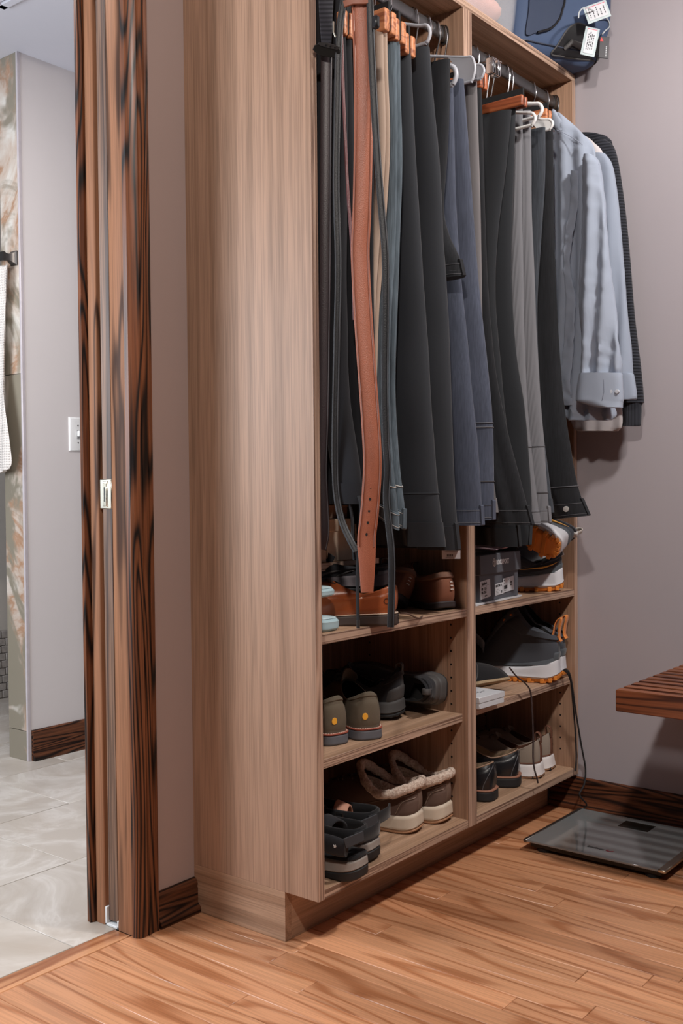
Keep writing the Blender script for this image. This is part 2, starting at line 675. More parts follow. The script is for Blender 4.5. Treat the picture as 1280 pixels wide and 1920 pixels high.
tag(obj('door_guide', gd, white_plastic), 'small white floor guide at the foot of the pocket door', 'door guide')

# light switch
sw = thing('light_switch', 'white toggle light switch plate on the bathroom wall', 'switch', (.746, 1.715, 1.116))
pm = MB().loft([[Vector((.746+a*(.0355-i), 1.7149-d, 1.116+b*(.0595-i))) for a, b in ((-1, -1), (1, -1), (1, 1), (-1, 1))] for d, i in ((0, 0), (.003, .0005), (.0055, .004), (.006, .006))])
obj('plate', pm, white_plastic, sw)
obj('toggle', MB().box(.7425, .7495, 1.699, 1.710, 1.108, 1.128, .0015), white_plastic, sw)
obj('toggle_slot', MB().box(.7405, .7515, 1.7078, 1.7092, 1.100, 1.131), plain('switch_grey', (150, 150, 150), .4), sw)
for z in (1.086, 1.146):
    obj('screw', MB().tube([(.746, 1.7092, z), (.746, 1.7082, z)], .0028, 10), dark_nickel, sw)

# towel bar and towel
tb = thing('towel_bar', 'dark metal towel bar on the narrow marble wall', 'towel bar', (.525, 1.735, 1.70))
rings = []
for x0, h in ((.5248, .024), (.519, .024), (.517, .020), (.500, .011), (.488, .011), (.478, .015), (.472, .015)):
    rings.append([Vector((x0, 1.745+a*h*.75, 1.701+b*h)) for a, b in ((-1, -1), (1, -1), (1, 1), (-1, 1))])
obj('bracket', MB().loft(rings), dark_nickel, tb)
obj('bar', MB().box(.474, .492, 1.745, 1.90, 1.692, 1.710, .003), dark_nickel, tb)
tw_keys = [(497, 10), (512, 14), (540, 14), (580, 8), (625, 13), (660, 11), (700, 11), (745, 17), (790, 22), (830, 25), (866, 27), (880, 24)]
rows = cr([(a, b) for a, b in tw_keys], 46)
rings = []
nn = 26
for i, (vv, uu) in enumerate(rows):
    q = pt(uu, vv, 'x', .490)
    ring = []
    for k in range(nn):
        a = 2*PI*k/nn
        yy = 1.95 + (q.y-1.95)*(.5+.5*math.cos(a))
        fold = .010*math.sin(38*yy+2.2*q.z)+.006*math.sin(80*yy+3*q.z)
        ring.append(Vector((.480+fold+.010*math.sin(a), yy+.006*math.sin(9*q.z+2), q.z-.03*(.5-.5*math.cos(a))*(i/45.0)**6)))
    rings.append(ring)
mt, nt, b = nt_new('waffle_towel')
b.inputs['Base Color'].default_value = (*s2l((206, 198, 192)), 1)
b.inputs['Roughness'].default_value = .9
wa = noise_tex(nt, coords(nt, (1, 1, 1)), 9, 2)
ck = N(nt, 'ShaderNodeTexWave', bands_direction='Z')
ck.inputs['Scale'].default_value = 36
L(nt, coords(nt, (1, 1, 1), False), ck.inputs['Vector'])
ck2 = N(nt, 'ShaderNodeTexWave', bands_direction='Y')
ck2.inputs['Scale'].default_value = 40
L(nt, coords(nt, (1, 1, 1), False), ck2.inputs['Vector'])
hh = math_(nt, 'MULTIPLY', ck.outputs['Fac'], ck2.outputs['Fac'])
bump(nt, b, hh, .8, .004)
tag(obj('towel', MB().loft(rings), mt, ang=70), 'white waffle towel hanging from the dark metal bar', 'towel')

# ------------------------------------------------------------------ closet cabinet
plinth = thing('toe_kick', 'recessed wood laminate toe kick under the closet cabinets', 'toe kick', (.57, S, 0))
obj('end_board', MB().box(0, T, S, YW-.0006, .0006, K-.0005), lam_y, plinth)
obj('front_board', MB().box(T+.0005, W-.016, S, S+T, .0006, K-.0005), lam_x, plinth)


def edge(parent, x0, x1, z0, z1, mat, y=0.0):
    obj('edge_band', MB().box(x0, x1, y-.0008, y, z0, z1, .0003), mat, parent)


def unit(name, label, x0, x1, shelves, holes):
    t = thing(name, label, 'cabinet', (x0, 0, K))
    for a in (x0, x1-T):
        p = child(obj('side_panel', MB().box(a, a+T, 0, YW-.0006, K, ZT-.0004), lam_z, t))
        edge(p, a, a+T, K, ZT-.0004, edge_z)
    d = child(obj('deck', MB().box(x0+T+.0003, x1-T-.0003, .0006, D-.010, K+.0004, ZD), lam_x, t))
    edge(d, x0+T+.0003, x1-T-.0003, K+.0004, ZD, edge_x, .0006)
    obj('back_panel', MB().box(x0+T+.0003, x1-T-.0003, D-.009, D-.003, K, ZT-.001), lam_z, t)
    for z, y in shelves:
        s = child(obj('shelf', MB().box(x0+T+.0005, x1-T-.0005, y, D-.010, z-T, z), lam_x, t))
        edge(s, x0+T+.0005, x1-T-.0005, z-T, z, edge_x, y)
    hm = MB()
    for hx, sgn in holes:
        for yy in (.045, .29):
            z = .17
            while z < .98:
                hm.tube([(hx, yy, z), (hx+sgn*.0004, yy, z)], .0026, 8)
                z += .032
    h = obj('pin_holes', hm, black_plastic, t)
    h['kind'] = 'stuff'
    return t


unit('closet_cabinet', 'left closet cabinet with a tall bare wood side panel', 0, XD+T, [(ZS1, .001), (ZS2, REC)], [(XD, -1), (T, 1)])
unit('closet_cabinet.001', 'right closet cabinet against the grey wall', XD+T+.0002, W, [(ZS1, .001), (ZR2, REC)], [(W-T, -1), (XD+2*T, 1)])
ts = child(tag(obj('top_shelf', MB().box(0, W, .0006, D-.002, ZT, ZT+T), lam_x), 'long wood shelf across the top of both closet cabinets', 'shelf'))
edge(ts, 0, W, ZT, ZT+T, edge_x, .0006)

ROD_Y, ROD_Z = .05, 1.990


def rod(name, label, x0, x1):
    t = thing(name, label, 'rod', (x0, ROD_Y, ROD_Z))
    prof = [(math.copysign(abs(math.cos(a))**.8, math.cos(a))*.0075, math.copysign(abs(math.sin(a))**.9, math.sin(a))*.015) for a in [2*PI*k/20 for k in range(20)]]
    obj('bar', MB().loft([[Vector((q, ROD_Y+a, ROD_Z+b)) for a, b in prof] for q in (x0+.004, x1-.004)]), rod_metal, t)
    for q, d in ((x0+.0006, 1), (x1-.0006, -1)):
        mb = MB()
        mb.loft([[Vector((q+d*e, ROD_Y+a*k, ROD_Z+b*k2)) for a, b in prof] for e, k, k2 in ((0, 1.7, 1.55), (.004, 1.7, 1.55), (.004, 1.35, 1.25), (.018, 1.3, 1.2))])
        obj('rod_bracket', mb, dark_nickel, t)


rod('hanging_rod', 'dark grey oval clothes rod of the left cabinet', T, XD)
rod('hanging_rod.001', 'dark grey oval clothes rod of the right cabinet', XD+2*T+.0002, W-T)

# ------------------------------------------------------------------ bench and scale
bn = thing('slatted_bench', 'brown slatted wood bench by the grey wall', 'bench', (.92, -.8, 0))
BX0, BY1, BY0, BZ = .686, -.3165, -1.45, .450
nsl = 11
for k in range(nsl):
    a = BX0+.0435*k
    obj('slat', MB().box(a, a+(.032 if k else .030), BY0, BY1, BZ-.020 if k else BZ-.050, BZ, .0025), bench_y, bn)
for yy in (-.62, -1.2):
    obj('cross_rail', MB().box(BX0+.031, BX0+.0435*(nsl-1)+.03, yy-.022, yy+.022, BZ-.060, BZ-.0205, .002), bench_y, bn)
    for xx in (BX0+.055, BX0+.0435*(nsl-1)-.03):
        mb = MB().loft([[Vector((xx+a*h, yy+b*h, z)) for a, b in ((-1, -1), (1, -1), (1, 1), (-1, 1))] for z, h in ((0.0005, .014), (BZ-.0605, .021))])
        obj('leg', mb, bench_y, bn)

mt, nt, b = nt_new('smoked_glass')
b.inputs['Base Color'].default_value = (*s2l((122, 126, 128)), 1)
b.inputs['Roughness'].default_value = .06
b.inputs['Specular IOR Level'].default_value = .8
b.inputs['Coat Weight'].default_value = .6
b.inputs['Coat Roughness'].default_value = .03
glass_m = mt
glass_edge = plain('glass_edge', (58, 66, 70), .15, var=.04)
sca = thing('bathroom_scale', 'dark glass digital bathroom scale flat on the oak floor', 'scale', (.915, -.222, 0))
SX0, SX1, SY0, SY1, SZ = .757, 1.075, -.403, -.042, .030
obj('glass_top', MB().box(SX0, SX1, SY0, SY1, SZ-.006, SZ, .0012), glass_m, sca)
obj('body', MB().box(SX0+.012, SX1-.012, SY0+.010, SY1-.010, .010, SZ-.0062, .003), black_plastic, sca)
for sx in (SX0+.035, SX1-.035):
    for sy in (SY0+.04, SY1-.04):
        obj('foot', MB().tube([(sx, sy, .0006), (sx, sy, .0102)], .019, 18), black_rubber, sca)
for sy0, sy1, n in ((SY0-.004, SY0+.016, 1), (SY1-.008, SY1+.003, 1)):
    obj('end_strip', MB().box(SX0-.001, SX1+.001, sy0, sy1, SZ-.0075, SZ+.0012, .002), nickel if sy0 < -.2 else dark_nickel, sca)
obj('display', MB().box(.992, 1.047, -.268, -.187, SZ-.0005, SZ+.0003), plain('lcd_dark', (26, 30, 28), .12), sca)
mk = MB()
for k in range(7):
    mk.box(.8005, .8005+(.011 if k in (0, 3) else .007), -.196-k*.0062, -.1915-k*.0062, SZ, SZ+.0004)
obj('logo_lettering', mk, plain('logo_grey', (48, 50, 52), .4), sca)
sw_ = MB()
M = Matrix.Translation((.806, -.248, SZ))
out = [(math.cos(a)*.0075, math.sin(a)*.010) for a in [PI*.15+k*PI*1.5/14 for k in range(15)]]
inn = [(math.cos(a)*.004+.002, math.sin(a)*.006) for a in [PI*.15+k*PI*1.5/14 for k in range(15)]]
sw_.prism(out+inn[::-1], M, .0004)
obj('logo_swirl', sw_, plain('logo_red', (130, 30, 44), .4), sca)

# ------------------------------------------------------------------ garments


class Leg:
    """one hanging leg or sheet: a flattened, folded tube in the plane across the rod.
    front: (u, v) photo pixels of its front edge; xt, xb: where it hangs along the rod"""

    def __init__(self, xt, xb, front, h, yb=.17, amp=.006, lam=.09, ph=0., tilt=0., hb=None, nz=60, ny=26, ybb=None, pinch=.5, nose=2.8):
        self.h, self.hb, self.yb = h, hb or h*1.5, yb
        self.nose = nose
        self.ybb = yb if ybb is None else ybb
        self.amp, self.lam, self.ph, self.tilt, self.nz, self.ny, self.pinch = amp, lam, ph, tilt, nz, ny, pinch
        vs = [q[1] for q in front]
        v0, v1 = vs[0], vs[-1]
        pts = []
        for u, v in cr(front, 60):
            x = xt+(xb-xt)*max(0, min(1, (v-v0)/(v1-v0)))
            p = pt(u, v, 'x', x)
            pts.append((p.z, p.y, x))
        pts.sort()
        self.pts = pts
        self.z0, self.z1 = pts[0][0], pts[-1][0]

    def at(self, z):
        P = self.pts
        if z <= P[0][0]:
            return P[0][1], P[0][2]
        for a, b in zip(P, P[1:]):
            if z <= b[0]:
                t = (z-a[0])/(b[0]-a[0]+1e-9)
                return a[1]+(b[1]-a[1])*t, a[2]+(b[2]-a[2])*t
        return P[-1][1], P[-1][2]

    def ring(self, z, off=0.0):
        yf, xc = self.at(z)
        g = 1-(z-self.z0)/(self.z1-self.z0)      # 0 at the top, 1 at the bottom
        g = max(0, min(1, g))
        h = self.h+(self.hb-self.h)*g
        yb = self.yb+(self.ybb-self.yb)*g
        A = self.amp*(.6+1.0*g)

        def fold(y):
            q = y-yf
            n = noise.noise(Vector((q*9, z*2.3, self.ph*3.1)))
            n2 = noise.noise(Vector((q*22, z*7, self.ph*5.7+3)))
            return A*(1.25*math.sin(2*PI*q/self.lam+self.ph+1.7*math.sin(2.1*z+self.ph)+.25*q*z*20)+1.3*n+.45*n2*g)
        out = []
        ny = self.ny
        pn = self.pinch
        nl = min(h*self.nose, (yb-yf)*.6)   # the rounded front fold
        for k in range(ny):                 # left face, back to front
            s = k/(ny-1)
            y = yb+(yf+nl-yb)*s
            pin = 1-pn*min(1, max(0, (y-yf-nl)/(2.2*h)))
            out.append((xc+fold(y)-(h*pin+off), y))
        fx = fold(yf+nl)
        for k in range(1, 14):
            a = PI+PI*k/14
            out.append((xc+fx+(h+off)*math.cos(a), yf+nl+(nl+off)*math.sin(a)))
        for k in range(ny-1, -1, -1):
            s = k/(ny-1)
            y = yb+(yf+nl-yb)*s
            pin = 1-pn*min(1, max(0, (y-yf-nl)/(2.2*h)))
            out.append((xc+fold(y)+(h*pin+off), y))
        wt = max(0, 1-(z-self.z0)/.30)**2
        return [Vector((a, b, z+self.tilt*(b-yf)*wt)) for a, b in out]

    def mesh(self):
        zs = [self.z1+(self.z0-self.z1)*k/(self.nz-1) for k in range(self.nz)]
        return MB().loft([self.ring(z) for z in zs])

    def band(self, za, zb, off, n=5, lip=.0012):
        """a band of cloth around the leg between two heights"""
        zs = [za+(zb-za)*k/(n-1) for k in range(n)]
        rings = [self.ring(za, off*.3)]+[self.ring(z, off) for z in zs]+[self.ring(zb, off*.3)]
        return MB().loft(rings, True, True)

    def seam(self, z, off=.002, r=.0011, k0=0, k1=None):
        p = self.ring(z, off)
        return MB().tube(p[k0:k1 or len(p)], r, 5)

    def pocket(self, za, zb, k0, k1, off=.0022):
        """a patch pocket on the near face, contour points k0 to k1"""
        V, Fs = [], []
        nv = 7
        for j in range(nv):
            z = za+(zb-za)*j/(nv-1)
            r_ = self.ring(z, 0.0)
            for k in range(k0, k1+1):
                e_ = k in (k0, k1) or j in (0, nv-1)
                V.append(r_[k]+Vector((-(off if not e_ else -.0006), 0, (-.006*(1-abs(2*(k-k0)/(k1-k0)-1)) if j == 0 else 0))))
        w_ = k1-k0+1
        for j in range(nv-1):
            for k in range(w_-1):
                i = j*w_+k
                Fs.append((i, i+1, i+w_+1, i+w_))
        return MB().add(V, Fs)

    def front_strip(self, za, zb, off, side=-.004, width=.009):
        """belt loop near the front edge"""
        rings = []
        for z in (za, za-.002, zb+.002, zb):
            yf, xc = self.at(z)
            rr = self.ring(z, off)
            i = self.ny+5
            c = (rr[i]+rr[i+1])/2
            t = (rr[i+1]-rr[i]).normalized()
            n = Vector((t.y, -t.x, 0))
            d = n*(.003 if z in (za-.002, zb+.002) else .0005)
            rings.append([c-t*width/2-n*.002, c+t*width/2-n*.002, c+t*width/2+d, c-t*width/2+d])
        return MB().loft(rings)


def pants(name, label, mat, legs, waist=None, group=None, cat='pants', loops=(), seams=(), button=None, waist_mat=None, stitch=None, pockets=()):
    zb = min(l.z0 for l in legs)
    t = thing(name, label, cat, (legs[0].at(zb)[1], .05, zb), group)
    for l in legs:
        obj('leg', l.mesh(), mat, t, ang=75)
    if waist:
        for l in legs:
            wb_ = child(obj('waistband', l.band(l.z0+waist, l.z0-.0008, .0022), waist_mat or mat, t, ang=75))
            if stitch:
                obj('stitching', MB().add(*merge(l.seam(l.z0+waist-.004, .0026, .0006), l.seam(l.z0+.005, .0026, .0006))), stitch, wb_, ang=75)
    for i in loops:
        l = legs[i]
        obj('belt_loop', l.front_strip(l.z0+(waist or .03)+.008, l.z0-.001, .0024), waist_mat or mat, t)
    for i, dz in seams:
        l = legs[i]
        obj('seam', l.seam(l.z0+dz, .001, .0012), stitch or mat, t, ang=75)
    for i, a, b_, k0, k1 in pockets:
        obj('pocket', legs[i].pocket(legs[i].z0+a, legs[i].z0+b_, k0, k1), mat, t, ang=75)
    if button:
        i, dz, k = button
        l = legs[i]
        r_ = l.ring(l.z0+dz, .0025)
        p, q = r_[k], r_[k+1]
        n = Vector((q.y-p.y, -(q.x-p.x), 0)).normalized()
        if n.x > 0:
            n = -n
        obj('button', MB().tube([p, p+n*.003, p+n*.0036], [.0075, .0075, .004], 14), plain('jeans_button', (190, 188, 186), .4, .3), t)
    return t


def merge(*mbs):
    v, f = [], []
    for m_ in mbs:
        n = len(v)
        v += m_.v
        f += [tuple(i+n for i in q) for q in m_.f]
    return v, f


black_wool = fabric('black_wool', (43, 45, 50), sheen=.12, var=.14)
black_slack = fabric('black_twill', (37, 39, 43), sheen=.12, var=.16)
jet_knit = fabric('jet_jersey', (28, 28, 32), sheen=.08, var=.2)
navy_cot = fabric('navy_chino', (70, 75, 90), sheen=.12, var=.22, streak=.75)
char_den = fabric('charcoal_denim', (60, 64, 71), sheen=.12, var=.35, streak=.6)
black_den = fabric('black_denim', (32, 33, 37), sheen=.1, var=.35, streak=.7)
blue_den = fabric('grey_blue_denim', (82, 93, 102), sheen=.12, var=.4, streak=.55)
beige_cot = fabric('beige_chino', (158, 138, 124), sheen=.1, var=.1)
grey_cord = fabric('grey_corduroy', (112, 112, 117), sheen=.12, var=.15, mode='rib', bmp=.4)
grey_cot = fabric('grey_twill', (112, 108, 110), sheen=.12, var=.12)
stitch_w = plain('pale_stitching', (176, 172, 168), .7)
stitch_k = plain('dark_stitching', (92, 92, 97), .7)
stitch_b = plain('belt_stitching', (58, 57, 60), .7)

GP = 'trousers hanging from the closet rods'
# left cabinet
l1 = Leg(.075, .070, [(640, -30), (646, 200), (650, 400), (656, 600), (664, 760), (684, 890), (688, 944)], .013, .24, 0.008, .10, .5)
l2 = Leg(.100, .100, [(656, -30), (662, 200), (668, 400), (676, 600), (684, 760), (702, 890), (705, 946)], .012, .24, 0.007, .12, 2.0)
sp = pants('drawstring_trousers', 'black drawstring trousers with two pale eyelets, nearest the bare side panel', jet_knit, [l1, l2], .040, GP)
ey = []
for u, v in ((654, 927), (681, 926)):
    c = pt(u, v, 'x', .052 if u < 660 else .080)
    vd = (CAM-c).normalized()
    sd = vd.cross(Vector((0, 0, 1))).normalized()
    u2 = sd.cross(vd)
    pth = [c+vd*.006+(sd*math.cos(a)+u2*math.sin(a))*.0052 for a in [2*PI*k/18 for k in range(19)]]
    obj('eyelet', MB().tube(pth, .0015, 6), plain('eyelet_white', (226, 224, 222), .35), sp)
    ey.append(c+vd*.006)
cord = plain('black_cord', (26, 26, 30), .8)
for pix in ([(656, 933), (656, 945), (660, 975), (661, 1010), (664, 1050)], [(672, 930), (676, 950), (674, 1000), (670, 1060), (670, 1110), (671, 1162)]):
    obj('drawstring', MB().tube([p-fw*.006 for p in [pt(u, v, 'x', .052) for u, v in cr(pix, 20)]], .0032, 8), cord, sp)
    c0 = pt(*pix[-1], 'x', .052)-fw*.006
obj('aglet', MB().tube([c0, c0-Vector((0, 0, .016))], .0036, 8), dark_nickel, sp)

l3 = Leg(.135, .135, [(690, 30), (697, 200), (700, 330), (701, 470), (704, 620), (712, 760), (724, 880), (728, 925)], .012, .19, .006, .09, 1.0)
pants('slim_trousers', 'dark navy trousers behind the tan belt', jet_knit, [l3], .035, GP)
l4 = Leg(.150, .155, [(716, 52), (717, 120), (722, 250), (719, 360), (712, 480), (706, 620), (702, 760), (704, 900)], .010, .18, .007, .07, .3)
l4b = Leg(.172, .170, [(728, 56), (729, 120), (733, 240), (730, 340), (722, 460), (712, 620), (708, 760), (706, 905)], .008, .18, .007, .07, 2.3)
pants('beige_chinos', 'beige cotton trousers between the belts and the blue-grey jeans', beige_cot, [l4, l4b], None, GP)
l5 = Leg(.192, .180, [(740, 74), (741, 180), (741, 300), (738, 450), (733, 600), (733, 740), (742, 860), (752, 950), (752, 992)], .011, .12, .006, .08, 1.2, tilt=.7)
l5b = Leg(.212, .205, [(750, 76), (752, 180), (756, 300), (753, 450), (749, 600), (748, 740), (756, 860), (766, 950), (764, 990)], .010, .12, .006, .08, 2.6, tilt=.7)
pants('blue_grey_jeans', 'blue-grey jeans with pale stitching at the waist', blue_den, [l5, l5b], .034, GP, cat='jeans', pockets=((1, .045, .13, 12, 23),), loops=(1,), seams=((1, .085), (0, .085)), stitch=stitch_w)
l6 = Leg(.262, .275, [(768, 98), (772, 200), (777, 300), (785, 420), (793, 520), (801, 620), (811, 720), (824, 880), (834, 980), (838, 1024)], .015, .18, 0.009, .13, .2, hb=.026)
l6b = Leg(.318, .352, [(800, 85), (808, 200), (817, 300), (826, 440), (832, 500), (841, 600), (850, 720), (857, 850), (864, 960), (866, 1030)], .017, .18, 0.01, .14, 1.3, hb=.030)
pants('dress_trousers', 'black wool dress trousers with a price tag below the waistband', black_wool, [l6, l6b], .050, GP, loops=(1,), seams=((0, .11),))
l7 = Leg(.405, .405, [(842, 110), (841, 200), (838, 300), (834, 390), (845, 440), (866, 485), (874, 519)], .012, .16, .004, .07, .8)
pants('black_shorts', 'short black garment ending half way down with a stitched waistband', black_den, [l7], .030, GP, cat='shorts', loops=(0,), seams=((0, .012),), stitch=stitch_k)
l8 = Leg(.470, .478, [(868, 148), (875, 260), (883, 380), (893, 500), (905, 600), (916, 690), (926, 765), (931, 850), (935, 920), (936, 974)], .016, .17, 0.011, .12, 1.7, hb=.026, tilt=.0)
l8b = Leg(.440, .440, [(846, 158), (848, 260), (852, 380), (862, 500), (874, 600), (886, 700), (898, 800), (908, 900), (914, 984)], .014, .17, 0.01, .12, .4, hb=.020)
pants('navy_jeans', 'dark navy jeans with a twisted waist in the middle of the closet', navy_cot, [l8b, l8], .036, GP, cat='jeans', pockets=((1, .05, .17, 8, 22), (0, .05, .17, 10, 22)), loops=(0, 1), seams=((1, .205), (1, .085), (1, .215)), stitch=stitch_k)
l9 = Leg(.520, .520, [(893, 150), (896, 280), (899, 400), (901, 500), (903, 600), (906, 700), (914, 800), (924, 880), (934, 960)], .008, .16, .003, .1, .6)
l9b = Leg(.534, .540, [(901, 150), (905, 280), (908, 400), (911, 500), (916, 600), (926, 700), (946, 800), (974, 900), (998, 984)], .009, .14, 0.006, .1, 1.9, hb=.012)
pants('grey_trousers', 'narrow grey edged trousers ending in a black waistband before the divider', grey_cot, [l9], .032, GP)
pants('black_jeans', 'black washed jeans with a slanting hem beside the navy jeans', black_den, [l9b], .036, GP, cat='jeans', pockets=((0, .05, .16, 10, 22),), stitch=stitch_k, loops=(0,))
# right cabinet
l10 = Leg(.650, .655, [(955, 204), (944, 320), (932, 430), (928, 540), (935, 640), (947, 750), (960, 860), (972, 960), (978, 1024)], .014, .17, 0.01, .12, .9, hb=.022)
l10b = Leg(.698, .705, [(968, 204), (965, 300), (962, 420), (963, 540), (971, 660), (984, 750), (994, 850), (1003, 950), (1004, 1020)], .015, .17, 0.011, .12, 2.2, hb=.024)
pants('wide_trousers', 'wide black dress trousers on the orange wood hanger', black_slack, [l10, l10b], .044, GP, loops=(0, 1))
l11 = Leg(.762, .762, [(978, 204), (977, 300), (977, 400), (981, 520), (984, 620), (990, 740), (1000, 850), (1010, 930), (1016, 982)], .012, .17, 0.006, .1, .4)
l11b = Leg(.790, .790, [(994, 206), (994, 300), (994, 400), (999, 520), (1004, 640), (1011, 745), (1022, 850), (1029, 920), (1034, 980)], .012, .17, 0.006, .1, 1.6)
pants('corduroy_trousers', 'grey ribbed corduroy trousers with seams across the hips', grey_cord, [l11, l11b], .034, GP, pockets=((1, .05, .15, 10, 22),), loops=(1,), seams=((1, .19), (1, .075), (0, .19)), stitch=stitch_k)
l12 = Leg(.835, .830, [(1021, 238), (1020, 330), (1013, 440), (1006, 560), (1008, 660), (1016, 780), (1030, 880), (1040, 960)], .010, .17, .005, .09, .7)
pants('charcoal_jeans', 'charcoal denim jeans behind the corduroy trousers', char_den, [l12], .034, GP, cat='jeans')
l13 = Leg(.880, .925, [(1034, 240), (1036, 400), (1040, 540), (1046, 640), (1056, 750), (1074, 850), (1090, 920), (1108, 966)], .013, .19, 0.008, .12, 1.1, hb=.020, tilt=-.10)
pants('black_trousers', 'black jeans with a metal waist button, next to the pale shirt', black_den, [l13], .036, GP, cat='jeans', button=(0, .020, 26), loops=(0,), seams=((0, .075),), stitch=stitch_k)

# price tag under the dress trousers
tg = thing('price_tag', 'white price tag with barcode hanging below the black dress trousers', 'tag', tuple(pt(848, 1036, 'x', .33)))
c = pt(828, 1048, 'x', .335)
Mt = frame(c, Vector((.62, -.78, 0)), (0, 0, 1))
obj('card', MB().box(0, .040, 0, .040, 0, .0006, M=Mt), plain('tag_card', (206, 200, 204), .5, var=.03), tg)
bar = MB()
for k in range(9):
    bar.box(.010+k*.0016, .0106+k*.0016+(.0006 if k % 3 else 0), .005, .010, .0006, .0009, M=Mt)
bar.box(.006, .034, .0145, .0152, .0006, .0009, M=Mt).box(.008, .032, .0170, .0176, .0006, .0009, M=Mt).box(.008, .026, .0028, .0034, .0006, .0009, M=Mt)
ink = plain('ink', (30, 30, 34), .6)
obj('barcode', bar, ink, tg)


# ---- shirts: rows of (v, left u, right u) in a plane across the rod
def panel(x, rows, h, n=30, fold=.004, lam=.05, ph=0., xb=None, nc=26, flat=.7, crinkle=0.):
    R = cr([(float(a), float(b), float(c_)) for a, b, c_ in rows], n)
    rings = []
    for j, (v, ul, ur) in enumerate(R):
        xx = x+((xb if xb is not None else x)-x)*j/(n-1)
        a, b = pt(ul, v, 'x', xx), pt(ur, v, 'x', xx)
        ring = []
        for k in range(nc):
            q = 2*PI*k/nc
            s = .5+.5*math.cos(q)
            p = b.lerp(a, s)
            thick = h*math.copysign(abs(math.sin(q))**flat, math.sin(q))
            f = fold*math.sin(2*PI*p.y/lam+ph+2.4*p.z+1.2*math.sin(5*p.z))*(.3+.9*j/n)
            f += fold*.8*noise.noise(Vector((p.y*14, p.z*5, ph+x*9)))
            if crinkle:
                f += crinkle*noise.noise(Vector((p.y*40, p.z*55, ph)))
            ring.append(p+Vector((-thick+f, 0, 0)))
        rings.append(ring)
    return MB().loft(rings)


shirt_blue = fabric('pale_blue_cotton', (156, 165, 182), sheen=.1, var=.06, weave=1200, rough=.8)
shirt_white = fabric('pale_grey_cotton', (198, 192, 194), sheen=.1, var=.05, weave=1200, rough=.8)
shirt_grey = fabric('pale_slate_cotton', (150, 159, 176), sheen=.1, var=.06, weave=1200, rough=.8)
knit_navy = fabric('navy_ribbed_knit', (44, 46, 54), sheen=.15, var=.2, mode='hrib', bmp=1.0)
btn = plain('pearl_button', (206, 210, 220), .25)
dk_in = fabric('shirt_shadow_side', (150, 158, 176), sheen=.1, var=.05)

kn = thing('knit_sweater', 'navy ribbed knit sweater hanging next to the grey wall', 'sweater', (1.115, 0, 1.1))
obj('body', panel(1.118, [(250, 1085, 1118), (258, 1072, 1140), (285, 1060, 1150), (420, 1050, 1160), (600, 1050, 1170), (740, 1050, 1175)], .012, fold=.002), knit_navy, kn, ang=75)
obj('sleeve', panel(1.094, [(262, 1112, 1136), (275, 1106, 1150), (310, 1108, 1160), (400, 1118, 1172), (520, 1130, 1183), (640, 1142, 1195), (755, 1154, 1207)], .016, n=40, fold=.003), knit_navy, kn, ang=75)
obj('cuff', panel(1.094, [(752, 1156, 1206), (762, 1157, 1203), (794, 1160, 1201), (799, 1163, 1198)], .012, n=10, fold=.001), fabric('navy_knit_cuff', (46, 48, 56), mode='rib', bmp=.8), kn, ang=75)

s2 = thing('white_shirt', 'pale shirt with a white tail, behind the light blue shirt', 'shirt', (1.05, 0, 1.1))
obj('body', panel(1.060, [(252, 1050, 1092), (266, 1048, 1112), (300, 1046, 1134), (420, 1044, 1146), (600, 1046, 1158), (740, 1058, 1166), (795, 1072, 1168), (808, 1080, 1160)], .011, n=40, fold=.004), shirt_white, s2, ang=75)
obj('sleeve', panel(1.046, [(288, 1112, 1134), (310, 1110, 1148), (360, 1114, 1156), (450, 1122, 1164), (560, 1132, 1174), (650, 1142, 1182), (704, 1150, 1184)], .016, n=40, fold=.004, crinkle=.002), shirt_grey, s2, ang=75)
obj('cuff', panel(1.044, [(700, 1152, 1185), (706, 1150, 1188), (742, 1153, 1193), (749, 1155, 1191)], .015, n=10, fold=.001), shirt_grey, s2, ang=75)

s1 = thing('blue_shirt', 'light blue shirt with a two-button cuff at the end of the rod', 'shirt', (.99, 0, 1.1))
obj('body', panel(.985, [(212, 1033, 1050), (222, 1030, 1062), (250, 1022, 1092), (272, 1020, 1110), (310, 1020, 1116), (420, 1018, 1118), (560, 1022, 1124), (680, 1032, 1134), (742, 1040, 1146), (775, 1054, 1156), (788, 1062, 1150)], .013, n=54, nc=40, fold=.011, lam=.05, crinkle=.004), shirt_blue, s1, ang=75)
obj('collar', panel(.972, [(206, 1036, 1040), (212, 1033, 1044), (232, 1034, 1058), (240, 1040, 1060), (246, 1046, 1056)], .007, n=12, fold=.0005), shirt_blue, s1, ang=75)
obj('placket', panel(.966, [(320, 1070, 1084), (380, 1068, 1084), (450, 1058, 1072), (500, 1056, 1068), (560, 1060, 1078), (640, 1056, 1076), (720, 1050, 1070), (760, 1053, 1076)], .004, n=60, fold=.002, crinkle=.007), shirt_blue, s1, ang=75)
obj('sleeve', panel(.944, [(292, 1096, 1114), (304, 1092, 1122), (330, 1091, 1126), (400, 1090, 1135), (480, 1088, 1142), (560, 1086, 1150), (630, 1088, 1158), (680, 1086, 1166), (706, 1092, 1164)], .020, n=64, nc=36, fold=.009, lam=.045, ph=1.0, crinkle=.006), shirt_blue, s1, ang=75)
cf = child(obj('cuff', panel(.936, [(700, 1090, 1163), (704, 1086, 1166), (746, 1080, 1168), (754, 1086, 1167), (764, 1120, 1166)], .022, n=14, fold=.001, crinkle=.001), shirt_blue, s1, ang=75))
for u in (1144, 1156):
    p = pt(u, 734, 'x', .918)
    obj('cuff_button', MB().tube([p+Vector((.006, 0, 0)), p, p-Vector((.0002, 0, 0))], [.0052, .0052, .003], 14), btn, cf)
